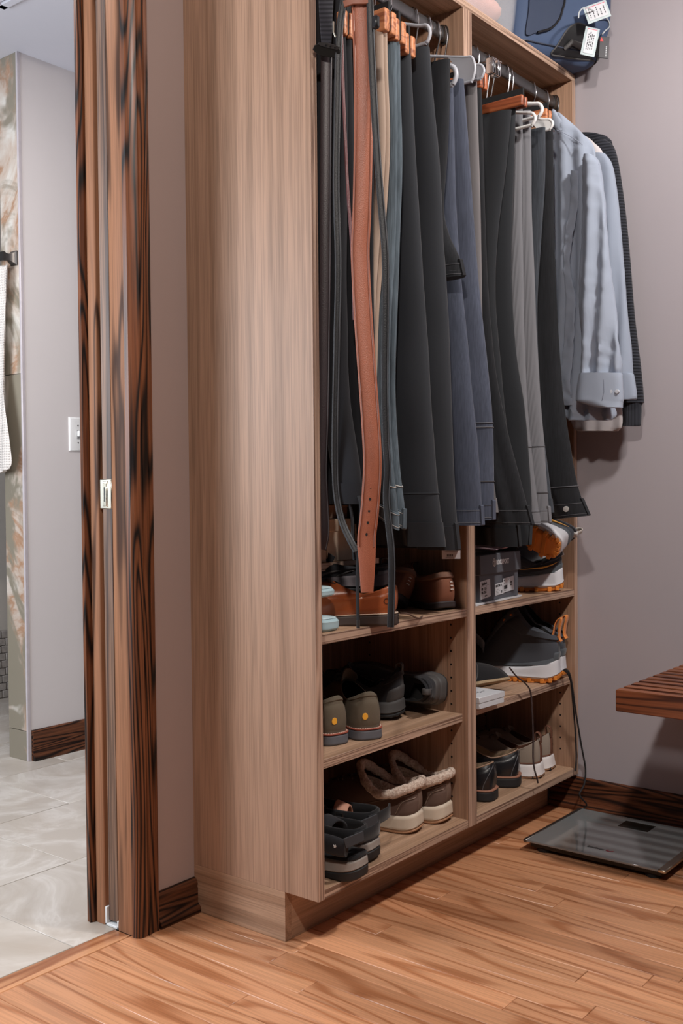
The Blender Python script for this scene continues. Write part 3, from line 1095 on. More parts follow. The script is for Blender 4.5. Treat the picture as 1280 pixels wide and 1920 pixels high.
c = [pt(u, v, 'x', .915) for u, v in ((1131, 712), (1132, 735), (1128, 752))]
obj('cuff_slit', MB().tube(c, .0011, 5), plain('slit_shadow', (96, 102, 118), .9), cf)
sm = [pt(u, v, 'x', .940) for u, v in cr([(1090, 300), (1100, 299), (1112, 302), (1122, 308)], 12)]
obj('shoulder_seam', MB().tube(sm, .0010, 5), dk_in, s1)
sm = [pt(u, v, 'x', .958) for u, v in cr([(1043, 244), (1062, 252), (1082, 264), (1092, 272)], 12)]
obj('yoke_seam', MB().tube(sm, .0009, 5), dk_in, s1)

# ------------------------------------------------------------------ belts
tan_lea = leather('tan_leather', (158, 92, 68), .42, 650, .35, .10)
tan_edge = plain('tan_leather_edge', (122, 66, 44), .5)
brown_lea = leather('burgundy_leather', (46, 34, 37), .45, 500, .2, .12)
black_lea = leather('black_leather', (30, 30, 33), .5, 500, .3, .12)
hole_m = plain('punched_hole', (14, 12, 12), .8)
VD = Vector((.62, -.78, 0))
GB = 'belts hanging at the near end of the left rod'


def belt(label, pix, x, width, mat, wv=VD, th=.0035, edgewise=False, n=48, extra=None):
    path = [pt(u, v, 'x', x) for u, v in cr(pix, n)]
    t = thing('belt', label, 'belt', tuple(path[0]), GB)
    wd = width
    obj('strap', MB().ribbon(path, wv, wd, th), mat, t, ang=50)
    return t, path


n = 60
wd = [.0355]*n
for k in range(8):
    wd[n-8+k] = .0355-.0017*k
t, P = belt('wide tan leather belt with six punched holes, front of the left rod', [(672, -60), (676, 0), (680, 120), (681, 250), (678, 400), (675, 480), (681, 600), (688, 700), (695, 800), (698, 870), (695, 930), (691, 975), (687, 1010), (688, 1060), (688, 1111)], .035, wd, tan_lea, n=n)
for v in (891, 914, 936, 958, 980, 1002):
    u = lerpkeys([(870, 696.5), (930, 694), (975, 690), (1010, 686)], v)
    c = pt(u, v, 'x', .035)-fw*.0022
    Mh = frame(c, VD, (0, 0, 1))
    mb = MB().prism([(math.cos(a)*.0022, math.sin(a)*.0031) for a in [2*PI*k/12 for k in range(12)]], Mh, .0006)
    obj('hole', mb, hole_m, t)
for s in (-1, 1):
    obj('edge_stitch', MB().tube([p+VD*s*.0145-fw*.0018 for p in P[:-7]], .0009, 5), tan_edge, t)
kp = pt(671, 4, 'x', .028)
obj('keeper', MB().ribbon([kp-VD*.027+Vector((0, 0, -.004)), kp-VD*.01-fw*.004, kp+VD*.012-fw*.004, kp+VD*.027+Vector((0, 0, .004))], (0, 0, 1), .013, .004), tan_edge, t)

t, P = belt('dark burgundy belt hanging flat against the side panel edge', [(612, 90), (611, 250), (610, 430), (608, 600), (606, 760), (603, 880), (606, 950), (607, 1000), (602, 1030)], .030, .022, brown_lea)
obj('edge_stitch', MB().tube([p+VD*.0088-fw*.0020 for p in P], .0007, 5), stitch_k, t)
# black belt, doubled over, seen almost edge-on
t, P = belt('black leather belt seen edge-on, its end curling under the tan belt', [(652, -40), (641, 20), (635, 80), (632, 200), (630, 350), (634, 500), (631, 650), (628, 800), (628, 880), (631, 930), (640, 975), (655, 1010), (668, 1034)], .030, .0135, black_lea, n=60)
obj('edge_stitch', MB().tube([p+VD*.0045-fw*.0022 for p in P], .0007, 5), stitch_b, t)
obj('edge_stitch', MB().tube([p-VD*.0045-fw*.0022 for p in P], .0007, 5), stitch_b, t)
t, P = belt('thin black belt right of the tan belt, reaching down to the shoes', [(692, -40), (695, 60), (698, 130), (705, 260), (714, 380), (722, 480), (722, 600), (721, 720), (723, 820), (726, 880), (724, 935), (728, 980), (734, 1040), (734, 1110), (732, 1176)], .040, .0135, black_lea, n=60)
obj('edge_stitch', MB().tube([p+VD*.005-fw*.002 for p in P], .0007, 5), stitch_b, t)
c = pt(704, 40, 'x', .036)
obj('keeper', MB().box(c.x-.006, c.x+.006, c.y-.007, c.y+.007, c.z-.014, c.z+.010, .003), black_plastic, t)
t, P = belt('slim dark red belt edge showing left of the tan belt', [(640, 60), (643, 160), (648, 280), (652, 360), (657, 430), (661, 500), (664, 600)], .045, .006, leather('dark_red_leather', (98, 54, 56), .4, 500, .2))
# ribbed black strap with its clip-like buckle
rib_black = fabric('ribbed_webbing', (52, 50, 56), mode='hrib', bmp=.7)
path = [pt(u, v, 'x', .022) for u, v in cr([(612, -50), (611, 0), (611, 50), (612, 88)], 14)]
t = thing('belt', 'broad black ribbed strap with a dark plate buckle at the top left', 'belt', tuple(path[0]), GB)
obj('strap', MB().ribbon(path, VD, [.034-.0012*k for k in range(14)], .004), rib_black, t)
c = pt(612, 94, 'x', .020)-fw*.004
Mb = frame(c, VD+Vector((0, 0, -.25)), Vector((.25*.62, -.25*.78, 1))-fw*.55)
gun = plain('buckle_metal', (70, 66, 62), .3, .85)
poly = [(-.026, -.006), (-.024, .002), (-.014, .009), (0, .012), (.012, .011), (.027, .004), (.027, -.004), (.022, -.011), (.0, -.014), (-.018, -.011)]
bk = child(obj('buckle', MB().prism(poly, Mb, .005, .0012), gun, t))
obj('buckle_plate', MB().prism([(a*.8+.003, b_*.35+.008) for a, b_ in poly], Mb @ Matrix.Translation((0, 0, .005)), .002, .0006), dark_nickel, bk)
for k in range(3):
    obj('rivet', MB().tube([Mb @ Vector((-.002+k*.009, .007, .006)), Mb @ Vector((-.002+k*.009, .007, .0085))], .0018, 8), black_plastic, bk)
c = pt(625, 62, 'x', .024)-fw*.004
obj('buckle_prong', MB().tube([c+Vector((0, 0, .02)), c, c+VD*.004-Vector((0, 0, .010))], .0018, 7), nickel, t)
# what the belts hang from
bh = thing('belt_hanger', 'metal belt hanger hooked over the left rod above the belts', 'hanger', (.045, ROD_Y, 1.95))
obj('hook', MB().tube([(.045, ROD_Y+.012, ROD_Z-.004), (.045, ROD_Y+.010, ROD_Z+.014), (.045, ROD_Y, ROD_Z+.0185), (.045, ROD_Y-.011, ROD_Z+.012), (.045, ROD_Y-.012, ROD_Z-.02), (.045, ROD_Y-.03, 1.960)], .0016, 8), chrome, bh)
obj('arm', MB().tube([(.045, ROD_Y-.03, 1.960), (.044, -.06, 1.954), (.040, -.15, 1.948)], .0035, 8), chrome, bh)
for yy in (-.06, -.09, -.12, -.145):
    obj('peg', MB().tube([(.012, yy, 1.949), (.042, yy, 1.949), (.075, yy, 1.949)], .0022, 8), chrome, bh)

# ------------------------------------------------------------------ hangers
cedar = wood('cedar', (196, 128, 86), (150, 84, 52), 'y', rings=5, cross=40, along=2, pore=.4, rough=.45, sharp=.5, tint=.08)
orange_wood = wood('orange_wood', (176, 98, 60), (132, 66, 38), 'y', rings=4, cross=40, along=1.5, pore=.4, rough=.4, sharp=.5, tint=.05)
pad = plain('black_foam_pad', (24, 24, 26), .9)
GH = 'hangers on the closet rods'


def hook_path(x, z0, y0=ROD_Y):
    zc = ROD_Z
    return [(x, y0, z0), (x, y0, z0+.012), (x, ROD_Y-.016, zc-.020), (x, ROD_Y-.0135, zc), (x, ROD_Y-.010, zc+.013), (x, ROD_Y, zc+.0185), (x, ROD_Y+.010, zc+.013), (x, ROD_Y+.013, zc+.002)]


def hook(parent, x, z0, y0=ROD_Y, r=.0016):
    pth = [tuple(p) for p in cr(hook_path(x, z0, y0), 40)]
    return obj('hook', MB().tube(pth, r, 7), chrome, parent)


def wood_hanger(label, u, v, x, mat=cedar, th=.013, hgt=.040, back=.17, gap=.007, hem=.018):
    e = pt(u, v, 'x', x)
    t = thing('wooden_hanger', label, 'hanger', (x, ROD_Y, e.z), GH)
    for s in (-1, 1):
        a = x+s*(gap/2+th/2)
        obj('clamp_bar', MB().box(a-th/2, a+th/2, e.y, back, e.z-hgt/2, e.z+hgt/2, .004, seg=3), mat, t, ang=60)
    obj('pad', MB().box(x-gap/2, x+gap/2, e.y+.004, back-.004, e.z-hgt*.35, min(e.z+hgt/2+hem, ROD_Z-.018)), pad, t)
    obj('clip', MB().box(x-.012-th*.6, x+.012+th*.6, ROD_Y-.009, ROD_Y+.009, e.z+hgt/2-.002, e.z+hgt/2+.010, .002), chrome, t)
    hook(t, x, e.z+hgt/2+.008)
    return t


def plastic_hanger(label, u, v, x, mat, r=.0045, drop=.040, flat=False, half=None):
    e = pt(u, v, 'x', x)          # its rounded front end
    t = thing('plastic_hanger', label, 'hanger', (x, ROD_Y, e.z), GH)
    yb = 2*ROD_Y-e.y
    zt, zb = e.z+drop/2, e.z-drop/2
    apex = min(zt+.034, ROD_Z-.030)
    pth = [(x, ROD_Y, apex), (x, ROD_Y-.02, apex-.004), (x, e.y+.03, zt+.006), (x, e.y+.008, zt), (x, e.y, e.z), (x, e.y+.008, zb+.001), (x, e.y+.02, zb), (x, ROD_Y, zb), (x, yb-.02, zb), (x, yb-.008, zb+.001), (x, yb, e.z), (x, yb-.008, zt), (x, yb-.03, zt+.006), (x, ROD_Y+.02, apex-.004), (x, ROD_Y, apex)]
    obj('frame', MB().tube(cr(pth, 110), r, 9, side=(1, 0, 0)), mat, t, ang=60)
    if flat:
        poly = [(e.y+.001, e.z), (e.y+.006, zt-.002), (e.y+.03, zt+.010), (e.y+.075, zt+.022), (e.y+.060, zt+.004), (e.y+.046, e.z), (e.y+.05, zb+.006), (e.y+.062, zb+.001), (e.y+.02, zb), (e.y+.006, zb+.003)]
        M = Matrix(((0, 0, 1, x-.0022), (1, 0, 0, 0), (0, 1, 0, 0), (0, 0, 0, 1)))
        obj('flat_web', MB().prism(poly, M, .0044), mat, t)
    hook(t, x, apex-.004, r=.0026 if flat else .002)
    return t


wood_hanger('cedar clamp hanger holding the beige trousers', 733, 40, .166, th=.017, hgt=.046)
wood_hanger('cedar clamp hanger over the blue-grey jeans, lower than its neighbour', 752, 58, .206, th=.016, hgt=.046)
wood_hanger('cedar hanger end just left of the black dress trousers', 770, 84, .262, hgt=.044, th=.016)
wood_hanger('cedar hanger behind the drawstring trousers', 655, 45, .088, hgt=.05)
plastic_hanger('grey plastic hanger turned up on the left rod above the dress trousers', 806, 62, .322, grey_plastic, r=.004, drop=.036, flat=False)
plastic_hanger('grey tubular plastic hanger beside the black shorts', 855, 140, .425, grey_plastic, r=.0055, drop=.038)
plastic_hanger('broad flat grey plastic hanger above the navy jeans', 890, 128, .478, grey_plastic, r=.0035, drop=.052, flat=True)
plastic_hanger('pale grey plastic hanger behind the broad flat one', 907, 133, .515, grey_plastic, r=.0035, drop=.030, flat=True)
wood_hanger('dark orange wood hanger at the divider, half hidden', 908, 150, .545, orange_wood, hgt=.040)
wood_hanger('long orange wood clamp bar above the wide black trousers', 984, 189, .690, orange_wood, hgt=.026, th=.011)
plastic_hanger('white plastic hanger above the corduroy trousers, the upper one', 1016, 205, .770, white_plastic, r=.0045, drop=.030)
plastic_hanger('white plastic hanger above the corduroy trousers, the lower one', 1003, 222, .745, white_plastic, r=.004, drop=.028)
plastic_hanger('white flat plastic hanger next to the blue shirt collar', 1036, 232, .842, white_plastic, r=.0035, drop=.024, flat=True)
wood_hanger('small cedar hanger end between the white hangers and the shirt', 1030, 216, .862, cedar, hgt=.030)
for x, lab in ((.628, 'chrome wire hook hanger nearest the divider on the right rod'), (.652, 'second chrome wire hook hanger from the divider on the right rod')):
    t = thing('clip_hanger', lab, 'hanger', (x, ROD_Y, 1.93), GH)
    hook(t, x, 1.935)
    obj('wire_bar', MB().tube([(x, -.05, 1.930), (x, .15, 1.930)], .002, 7), chrome, t)
    for yy in (-.035, .13):
        mb = MB().box(x-.006, x-.002, yy-.010, yy+.010, 1.898, 1.936, .001)
        mb.box(x+.002, x+.006, yy-.010, yy+.010, 1.898, 1.936, .001)
        mb.tube([(x-.007, yy, 1.924), (x+.007, yy, 1.924)], .003, 8)
        obj('clip', mb, chrome, t)
for x, lab in ((.985, 'wooden hanger inside the light blue shirt'), (1.060, 'wooden hanger inside the white tailed shirt'), (1.118, 'wooden hanger inside the navy sweater')):
    t = thing('wooden_hanger', lab, 'hanger', (x, ROD_Y, 1.93), GH)
    pth = [(x, -.040, 1.842), (x, -.010, 1.868), (x, ROD_Y, 1.915), (x, .11, 1.868), (x, .14, 1.842)]
    obj('shoulder_bar', MB().tube(cr(pth, 24), .006, 8), cedar, t)
    hook(t, x, 1.918)

# ------------------------------------------------------------------ shoes
FOOT = [(0, 0), (.02, -.25), (.13, -.365), (.38, -.36), (.66, -.48), (.86, -.41), (.965, -.20), (1.0, .06), (.955, .30), (.85, .42), (.66, .44), (.40, .29), (.14, .345), (.02, .245)]


class Shoe:
    def __init__(self, L_=.29, W_=.108, hh=.075, hs=.062, ht=.095, cx=.25, ca=.235, cb=.27, th=.026, tt=.018, spring=.012, te=1.5, mirror=1, rock=.003, flare=0., hp=1.0, nf=56, wedge=0.0, bulge=.004):
        self.__dict__.update(locals())
        n = nf
        P = FOOT
        m_ = len(P)
        self.foot = []
        for k in range(n):
            s = k/n*m_
            i = int(s)
            t = s-i
            p0, p1, p2, p3 = P[(i-1) % m_], P[i % m_], P[(i+1) % m_], P[(i+2) % m_]
            q = [.5*(2*b_+(c_2-a)*t+(2*a-5*b_+4*c_2-d)*t*t+(3*b_-a-3*c_2+d)*t**3) for a, b_, c_2, d in zip(p0, p1, p2, p3)]
            self.foot.append((q[0]*L_, q[1]*W_*mirror))
        self.n = n

    def fnorm(self, i):
        a, b_ = self.foot[(i-1) % self.n], self.foot[(i+1) % self.n]
        d = Vector((b_[1]-a[1], -(b_[0]-a[0]))).normalized()*self.mirror
        c = self.foot[i % self.n]
        if d.dot(Vector((c[0]-self.L_*.5, c[1]))) < 0 and abs(c[1]) > .01:
            d = d if d.y*c[1] > 0 else -d
        return d

    def top(self, x):
        s = max(0, min(1, x/self.L_))
        return self.th+(self.tt-self.th)*(s*s*(3-2*s))+self.bot(x)*.9+self.wedge*math.exp(-((s)/.3)**2)

    def bot(self, x):
        s = x/self.L_
        return self.spring*max(0, (s-.62)/.38)**2+self.rock*max(0, (.12-s)/.12)**2

    def P(self, f, t, off=0.):
        """surface of the upper; f in [0,1) round the foot from the heel, t from sole to collar"""
        f = f % 1.0
        s = f*self.n
        i = int(s)
        k = s-i
        a, b_ = self.foot[i % self.n], self.foot[(i+1) % self.n]
        fx, fy = a[0]+(b_[0]-a[0])*k, a[1]+(b_[1]-a[1])*k
        ins = .004
        cxm = self.L_*.5
        fx = cxm+(fx-cxm)*(1-2*ins/self.L_)
        fy *= 1-2*ins/self.W_
        ph = 2*PI*f
        c = math.cos(ph)
        gx = self.L_*self.cx-self.ca*self.L_*c*(1 if c > 0 else 1.0)
        gy = -self.cb*self.W_*math.sin(ph)*self.mirror
        z0 = self.top(fx)-.003
        z1 = self.hs+(self.hh-self.hs)*max(0, c)**1.6+(self.ht-self.hs)*max(0, -c)**1.3
        toe = max(0, -c)
        h = (1-math.cos(t*PI/2))**(1+(self.hp-1)*toe)
        e = 1+(self.te-1)*toe
        zz = math.sin(t*PI/2)**e
        if toe < .2:
            zz = zz*(1-.6*(1-toe*5))+t*.6*(1-toe*5)
        x = fx+(gx-fx)*h
        y = fy+(gy-fy)*h
        x -= self.bulge*math.sin(PI*t)*max(0, c)
        p = Vector((x, y, z0+(z1-z0)*zz))
        if self.flare and t > .8:
            p += Vector((-c, -math.sin(ph)*self.mirror, 0))*self.flare*((t-.8)/.2)**2
        if off:
            p += self.nrm(f, t)*off
        return p

    def nrm(self, f, t):
        a = self.P(f+.006, t)-self.P(f-.006, t)
        t2 = min(1, t+.02)
        b_ = self.P(f, t2)-self.P(f, max(0, t2-.06))
        n_ = a.cross(b_)
        if n_.length < 1e-9:
            return Vector((0, 0, 1))
        n_.normalize()
        c = self.P(f, t)-Vector((self.L_*.5, 0, .02))
        return n_ if n_.dot(c) > 0 else -n_

    def upper(self, parent, mat, lin, nt=13, thick=.005, rim=None):
        n = self.n
        rings = [[self.P(i/n, j/(nt-1)) for i in range(n)] for j in range(nt)]
        ctr = Vector((self.L_*self.cx, 0, 0))

        def inw(p, d, dz):
            v = Vector((ctr.x-p.x, -p.y, 0))
            return p+v.normalized()*d+Vector((0, 0, dz))
        top = rings[-1]
        rings.append([inw(p, thick*.35, thick*.35) for p in top])
        rings.append([inw(p, thick*.8, thick*.2) for p in top])
        o = obj('upper', MB().loft(rings, False, False), mat, parent, ang=70)
        li = [[inw(p, thick*.8, thick*.2) for p in top]]
        for t in (.85, .65, .45, .25, .1):
            li.append([inw(self.P(i/n, t), thick, 0) for i in range(n)])
        obj('lining', MB().loft(li, False, True), lin, parent, ang=70)
        return o

    def layer(self, name, parent, mat, za, zb, o0=.0, o1=.0, b=.0025, xs=0, rings=5, label=None):
        """a sole layer between the height functions za(x), zb(x)"""
        R = []
        for k in range(rings+2):
            if k == 0:
                s, d = 0, o0-b
            elif k == rings+1:
                s, d = 1, o1-b
            else:
                s = (k-1)/(rings-1)
                d = o0+(o1-o0)*s
            r_ = []
            for i in range(self.n):
                x, y = self.foot[i]
                nn_ = self.fnorm(i)
                zl, zh = za(x), zb(x)
                e = b if zh-zl > 2.2*b else (zh-zl)*.4
                z = zl+(zh-zl)*s
                if k == 1:
                    z = zl+e
                elif k == rings:
                    z = zh-e
                elif k == 0:
                    z = zl
                r_.append(Vector((x+nn_.x*d, y+nn_.y*d, z)))
            R.append(r_)
        return obj(name, MB().loft(R), mat, parent, ang=50, label=label)

    def patch(self, name, parent, mat, f0, f1, t0, t1, off=.0012, nu=14, nv=8, t0b=None, t1b=None, label=None):
        """an overlay on the upper, with its own edge; t limits may slant from f0 to f1"""
        t0b = t0 if t0b is None else t0b
        t1b = t1 if t1b is None else t1b
        V, Fs = [], []
        for a in range(nu):
            s = a/(nu-1)
            f = f0+(f1-f0)*s
            for b_ in range(nv):
                q = b_/(nv-1)
                t = (t0+(t0b-t0)*s)*(1-q)+(t1+(t1b-t1)*s)*q
                edge_ = a in (0, nu-1) or b_ in (0, nv-1)
                V.append(self.P(f, t, -.0008 if edge_ else off))
        for a in range(nu-1):
            for b_ in range(nv-1):
                i = a*nv+b_
                Fs.append((i, i+1, i+nv+1, i+nv))
        return obj(name, MB().add(V, Fs), mat, parent, ang=70, label=label)

    def line(self, name, parent, mat, pts, r=.0007, off=.0006, n=24):
        return obj(name, MB().tube([self.P(f, t, off) for f, t in cr(pts, n)], r, 5), mat, parent)

    def laces(self, parent, mat, rows=5, r=.0018, t0=.62, t1=.96):
        mb = MB()
        for k in range(rows):
            t = t0+(t1-t0)*k/(rows-1)
            w_ = .055+.02*k/(rows-1)
            mb.tube([self.P(.5+w_*(q/4-1)*1.0, t+(.02 if k % 2 else -.02)*(q/4-1), .0035) for q in range(9)], r, 6, flat=1.6)
        return obj('laces', mb, mat, parent)

    def tongue(self, parent, mat, up=.03, w_=.09, back=.006, th=.005):
        rings = []
        for k in range(8):
            s = k/7
            row = []
            for q in range(9):
                f = .5+w_*(q/4-1)
                p = self.P(f, .80+.20*min(1, s*1.6), .001)
                ex = max(0, s-.5)*2
                edge_ = abs(q/4-1)
                p = p+Vector((-back*ex, 0, up*ex*(1-.25*edge_**3)))
                row.append(p)
            rings.append(row+[p+Vector((-th*.9, 0, -th*.35)) for p in row[::-1]])
        return obj('tongue', MB().loft(rings), mat, parent, ang=60)

    def tab(self, parent, mat, w_=.012, h=.022, t0=.72, out=.002, lean=0.0, name='pull_tab', inside=.012):
        a = self.P(0, t0, out)
        b_ = self.P(0, 1.0, out)
        pth = [a, a.lerp(b_, .6)+Vector((-.001, 0, 0)), b_+Vector((-.003-lean*.3, 0, h*.35)), b_+Vector((-.001-lean*.8, 0, h*.85)), b_+Vector((.006-lean, 0, h)), b_+Vector((.012-lean*.6, 0, h*.7)), b_+Vector((inside, 0, -.004))]
        return obj(name, MB().ribbon(cr([tuple(p) for p in pth], 26), (0, 1, 0), w_, .0022), mat, parent, ang=50)


def flatz(z):
    return lambda x: z


def pose(name, label, cat, x, y, z, yaw, roll=0, pitch=0, group=None):
    return thing(name, label, cat, (x, y, z), group, rot=(math.radians(roll), math.radians(pitch), math.radians(yaw)))


GS = 'shoes on the closet shelves'
# ---- shoe materials
olive_suede = leather('olive_suede', (98, 88, 74), .9, 1500, .3, .15)
rand_red = plain('red_welt', (150, 74, 58), .6)
grey_rub = plain('grey_rubber', (92, 92, 98), .6)
yellow_dot = plain('yellow_dot', (236, 170, 60), .45)
brown_nub = leather('brown_nubuck', (96, 74, 64), .85, 1400, .3, .12)
cream_rub = plain('cream_rubber', (206, 190, 172), .55)
tan_rub = plain('tan_rubber', (170, 124, 92), .6)
fleece_m, nt, b = nt_new('fleece')
f = noise_tex(nt, coords(nt, (1, 1, 1)), 160, 4, .7)
L(nt, ramp(nt, f, [(.3, s2l((186, 156, 138))), (.7, s2l((250, 234, 220)))]), b.inputs['Base Color'])
b.inputs['Roughness'].default_value = .95
bump(nt, b, f, 1.0, .006)
tan_suede = leather('tan_suede_boot', (136, 86, 64), .85, 1400, .3, .14)
tan_suede_d = leather('tan_suede_collar', (128, 94, 78), .9, 1400, .3, .14)
cognac = leather('cognac_leather', (146, 74, 38), .28, 900, .12, .22, coat=.4, big=14)
dk_brown_rub = plain('dark_brown_sole', (62, 50, 46), .65)
blk_lea = leather('black_shoe_leather', (26, 26, 29), .3, 600, .2, .15, coat=.25)
blk_mesh = fabric('black_mesh', (36, 36, 40), sheen=.2, var=.25, weave=700)
blk_neo = fabric('black_neoprene', (26, 26, 29), sheen=.25, var=.2)
blk_rub = plain('black_sole', (32, 32, 34), .65)
char_rub = plain('charcoal_midsole', (72, 70, 70), .65)
grey_knit = fabric('charcoal_knit', (68, 71, 78), sheen=.15, var=.12, weave=1100)
grey_mid = fabric('slate_overlay', (84, 89, 95), sheen=.2, var=.08)
pale_foam = plain('pale_foam', (206, 206, 212), .6, var=.03)
orange_rub = plain('orange_rubber', (212, 128, 48), .55, var=.1)
orange_web = fabric('orange_webbing', (222, 136, 70), sheen=.1, var=.08)
taupe_can = fabric('taupe_canvas', (140, 126, 114), sheen=.2, var=.1, weave=1400, bmp=.5)
brown_trim = leather('brown_trim', (104, 66, 50), .6, 900, .2)
white_foam = plain('white_sole', (222, 216, 216), .55, var=.03)
beige_lin = plain('beige_lining', (186, 160, 132), .85)
dark_lin = plain('dark_lining', (30, 28, 28), .9)
pale_blue = plain('pale_blue_foam', (160, 184, 192), .55, var=.05)
grey_sole = plain('stone_grey_midsole', (146, 138, 132), .65)
sand_tan = leather('pale_tan_strap', (184, 134, 112), .7, 900, .2)
lace_br = plain('brown_lace', (92, 70, 60), .8)
lace_bk = plain('black_lace', (34, 32, 34), .85, var=.5, scale=400)


fleece_st = plain('taupe_thread', (158, 138, 124), .7)


# ---- fleece-lined sneakers, left deck
def fleece_shoe(label, x, y, yaw, mir):
    t = pose('fleece_sneaker', label, 'shoe', x, y, ZD+.0006, yaw, group=GS)
    s = Shoe(.285, .106, .112, .086, .112, .27, .240, .30, .040, .030, .012, 1.35, mir, rock=.008, flare=.012)
    s.layer('outsole', t, tan_rub, s.bot, lambda q: s.bot(q)+.006, .002, .003)
    s.layer('midsole', t, cream_rub, lambda q: s.bot(q)+.006, lambda q: s.top(q), .003, .0015, b=.004)
    s.upper(t, brown_nub, fleece_m, thick=.009)
    s.patch('heel_counter', t, brown_nub, -.15, .15, .03, .50, .0016)
    s.patch('heel_strip', t, leather('heel_strip_nubuck', (112, 90, 78), .8, 1400, .3, .1), -.034, .034, .03, .97, .0034)
    s.patch('heel_badge', t, leather('heel_badge_leather', (70, 58, 54), .6), -.030, .030, .70, .95, .0045, label='dark round-cornered heel badge')
    for f0 in (.5,):
        for sg in (-1, 1):
            s.line('stitching', t, fleece_st, [(sg*.15, .10), (sg*.13, .48), (sg*.06, .52)], .0007, .0022)
            s.line('stitching', t, fleece_st, [(sg*.26, .30), (sg*.18, .62), (sg*.05, .68)], .0007, .0012)
    # thick fleece collar, flared open
    ring, rr = [], []
    for k in range(73):
        f = k/72
        p = s.P(f, 1.0)
        c = math.cos(2*PI*f)
        w_ = .0090+.002*noise.noise(p*60)
        p = p+Vector((0, 0, .004+.026*max(0, -c)**2))
        p += Vector((-.012*max(0, -c), (.010 if p.y > 0 else -.010)*abs(math.sin(2*PI*f)), 0))
        ring.append(p+Vector((noise.noise(p*110)*.003, noise.noise(p*120+Vector((5, 0, 0)))*.003, noise.noise(p*115+Vector((9, 0, 0)))*.003)))
        rr.append(w_)
    obj('fleece_collar', MB().tube(ring, rr, 12, flat=1.25), fleece_m, t, ang=80)
    s.laces(t, lace_br, 4, t0=.6, t1=.88)
    pth = [s.P(.36, .75, .004), s.P(.33, .8, .010), s.P(.30, .66, .012), s.P(.27, .55, .006), s.P(.25, .62, .010)]
    obj('lace_end', MB().tube(cr([tuple(p) for p in pth], 20), .0016, 6), lace_br, t)
    return t


fleece_shoe('brown fleece-lined sneaker with cream sole, left one of its pair', .425, .046, 104, 1)
fleece_shoe('brown fleece-lined sneaker with cream sole, right one beside the divider', .522, .030, 98, -1)


# ---- strappy sandals, left deck
def sandal(label, x, y, yaw, mir, tanstrap, z=ZD+.0006, roll=0, pitch=0, small=False):
    t = pose('strap_sandal', label, 'sandal', x, y, z, yaw, roll, pitch, group=GS)
    s = Shoe(.275, .104, .07, .06, .09, .25, .23, .3, .045, .032, .014, 1.4, mir, rock=.006)
    s.layer('outsole', t, blk_rub, s.bot, lambda q: s.bot(q)+.013+.008*math.exp(-(q/.05)**2), .000, .001)
    s.layer('midsole', t, grey_sole, lambda q: s.bot(q)+.013+.008*math.exp(-(q/.05)**2), lambda q: s.top(q)-.004, .001, -.001, b=.003)
    s.layer('footbed', t, blk_neo, lambda q: s.top(q)-.004, lambda q: s.top(q)+.006, .0, -.003, b=.003)

    def arch(x0, w_, zt, mat, tilt=0., th=.004, out=.002, nm='strap'):
        k0 = min(range(s.n//2), key=lambda i: abs(s.foot[i][0]-x0-tilt))
        k1 = min(range(s.n//2, s.n), key=lambda i: abs(s.foot[i][0]-x0+tilt))
        a, c = s.foot[k0], s.foot[k1]
        za = s.top(x0)-.006
        pth = []
        for q in range(21):
            u = q/20
            an = PI*u
            yy = (a[1]+c[1])/2+(a[1]-c[1])/2*math.cos(an)*(1+out/.05)
            xx = a[0]+(c[0]-a[0])*u
            pth.append((xx, yy, za+(zt-za)*math.sin(an)**.75))
        return obj(nm, MB().ribbon(pth, (1, 0, .25), w_, th), mat, t, ang=50), pth
    arch(.205, .052, .083, blk_neo)
    arch(.150, .040, .104, blk_neo, .010)
    q, pth = arch(.075, .032, .112, sand_tan if tanstrap else blk_mesh, -.012, .005, .004)
    mid = Vector(pth[6])
    # heel cup and ankle strap
    for z_, h, mat, a0 in ((.086, .026, blk_neo, .30),):
        pp = []
        for k in range(25):
            f = (a0-2*a0*k/24)
            p = s.P(f, .1)
            pp.append((p.x*1.0-.001, p.y*.94, z_+.010-.004*abs(f)/a0))
        obj('heel_strap', MB().ribbon(pp, (0, 0, 1), h, .006), mat, t, ang=50)
    sg = -1 if mir > 0 else 1
    side = [p for p in pth]
    pp = [(.004, .030, .090), (-.004, .0, .091), (-.008, -.026, .092), (-.007, -.046, .093), (-.001, -.062, .094)]
    obj('hook_strap', MB().ribbon(cr(pp, 16), (0, 0, 1), .026, .004), blk_neo, t, ang=50)
    pad_ = MB()
    rings = []
    for k in range(9):
        s_q = k/8
        c_q = Vector((.012+.085*s_q, .046+.004*math.sin(PI*s_q), .074+.010*s_q))
        hh_ = .020*math.sin(PI*min(1, .25+s_q*.75))**.5
        rings.append([c_q+Vector((0, .008*math.cos(a), hh_*math.sin(a))) for a in [2*PI*q_/14 for q_ in range(14)]])
    obj('heel_pad', pad_.loft(rings), blk_mesh, t, ang=70)
    obj('strap_tab', MB().ribbon([(.010, .0545, .088), (-.004, .036, .094), (-.010, .016, .096)], (0, 0, 1), .021, .003), plain('grey_tab', (54, 56, 61), .75), t)
    c = Vector(side[4])+Vector((-.004, sg*.006, .004))
    obj('buckle', MB().tube([c+Vector((.010, 0, -.012)), c+Vector((.010, 0, .012)), c+Vector((-.008, 0, .012)), c+Vector((-.008, 0, -.012)), c+Vector((.010, 0, -.012))], .0016, 6), dark_nickel, t)
    if not tanstrap:
        M = frame(Vector((.034, .0565, .076)), (-1, 0, 0), (0, 0, 1))
        obj('emblem', MB().prism([(0, 0), (.004, .001), (.006, .005), (.004, .004), (.003, .007), (.0015, .004), (-.001, .006)], M, .001), plain('emblem_white', (225, 222, 220), .4), t)
    return t


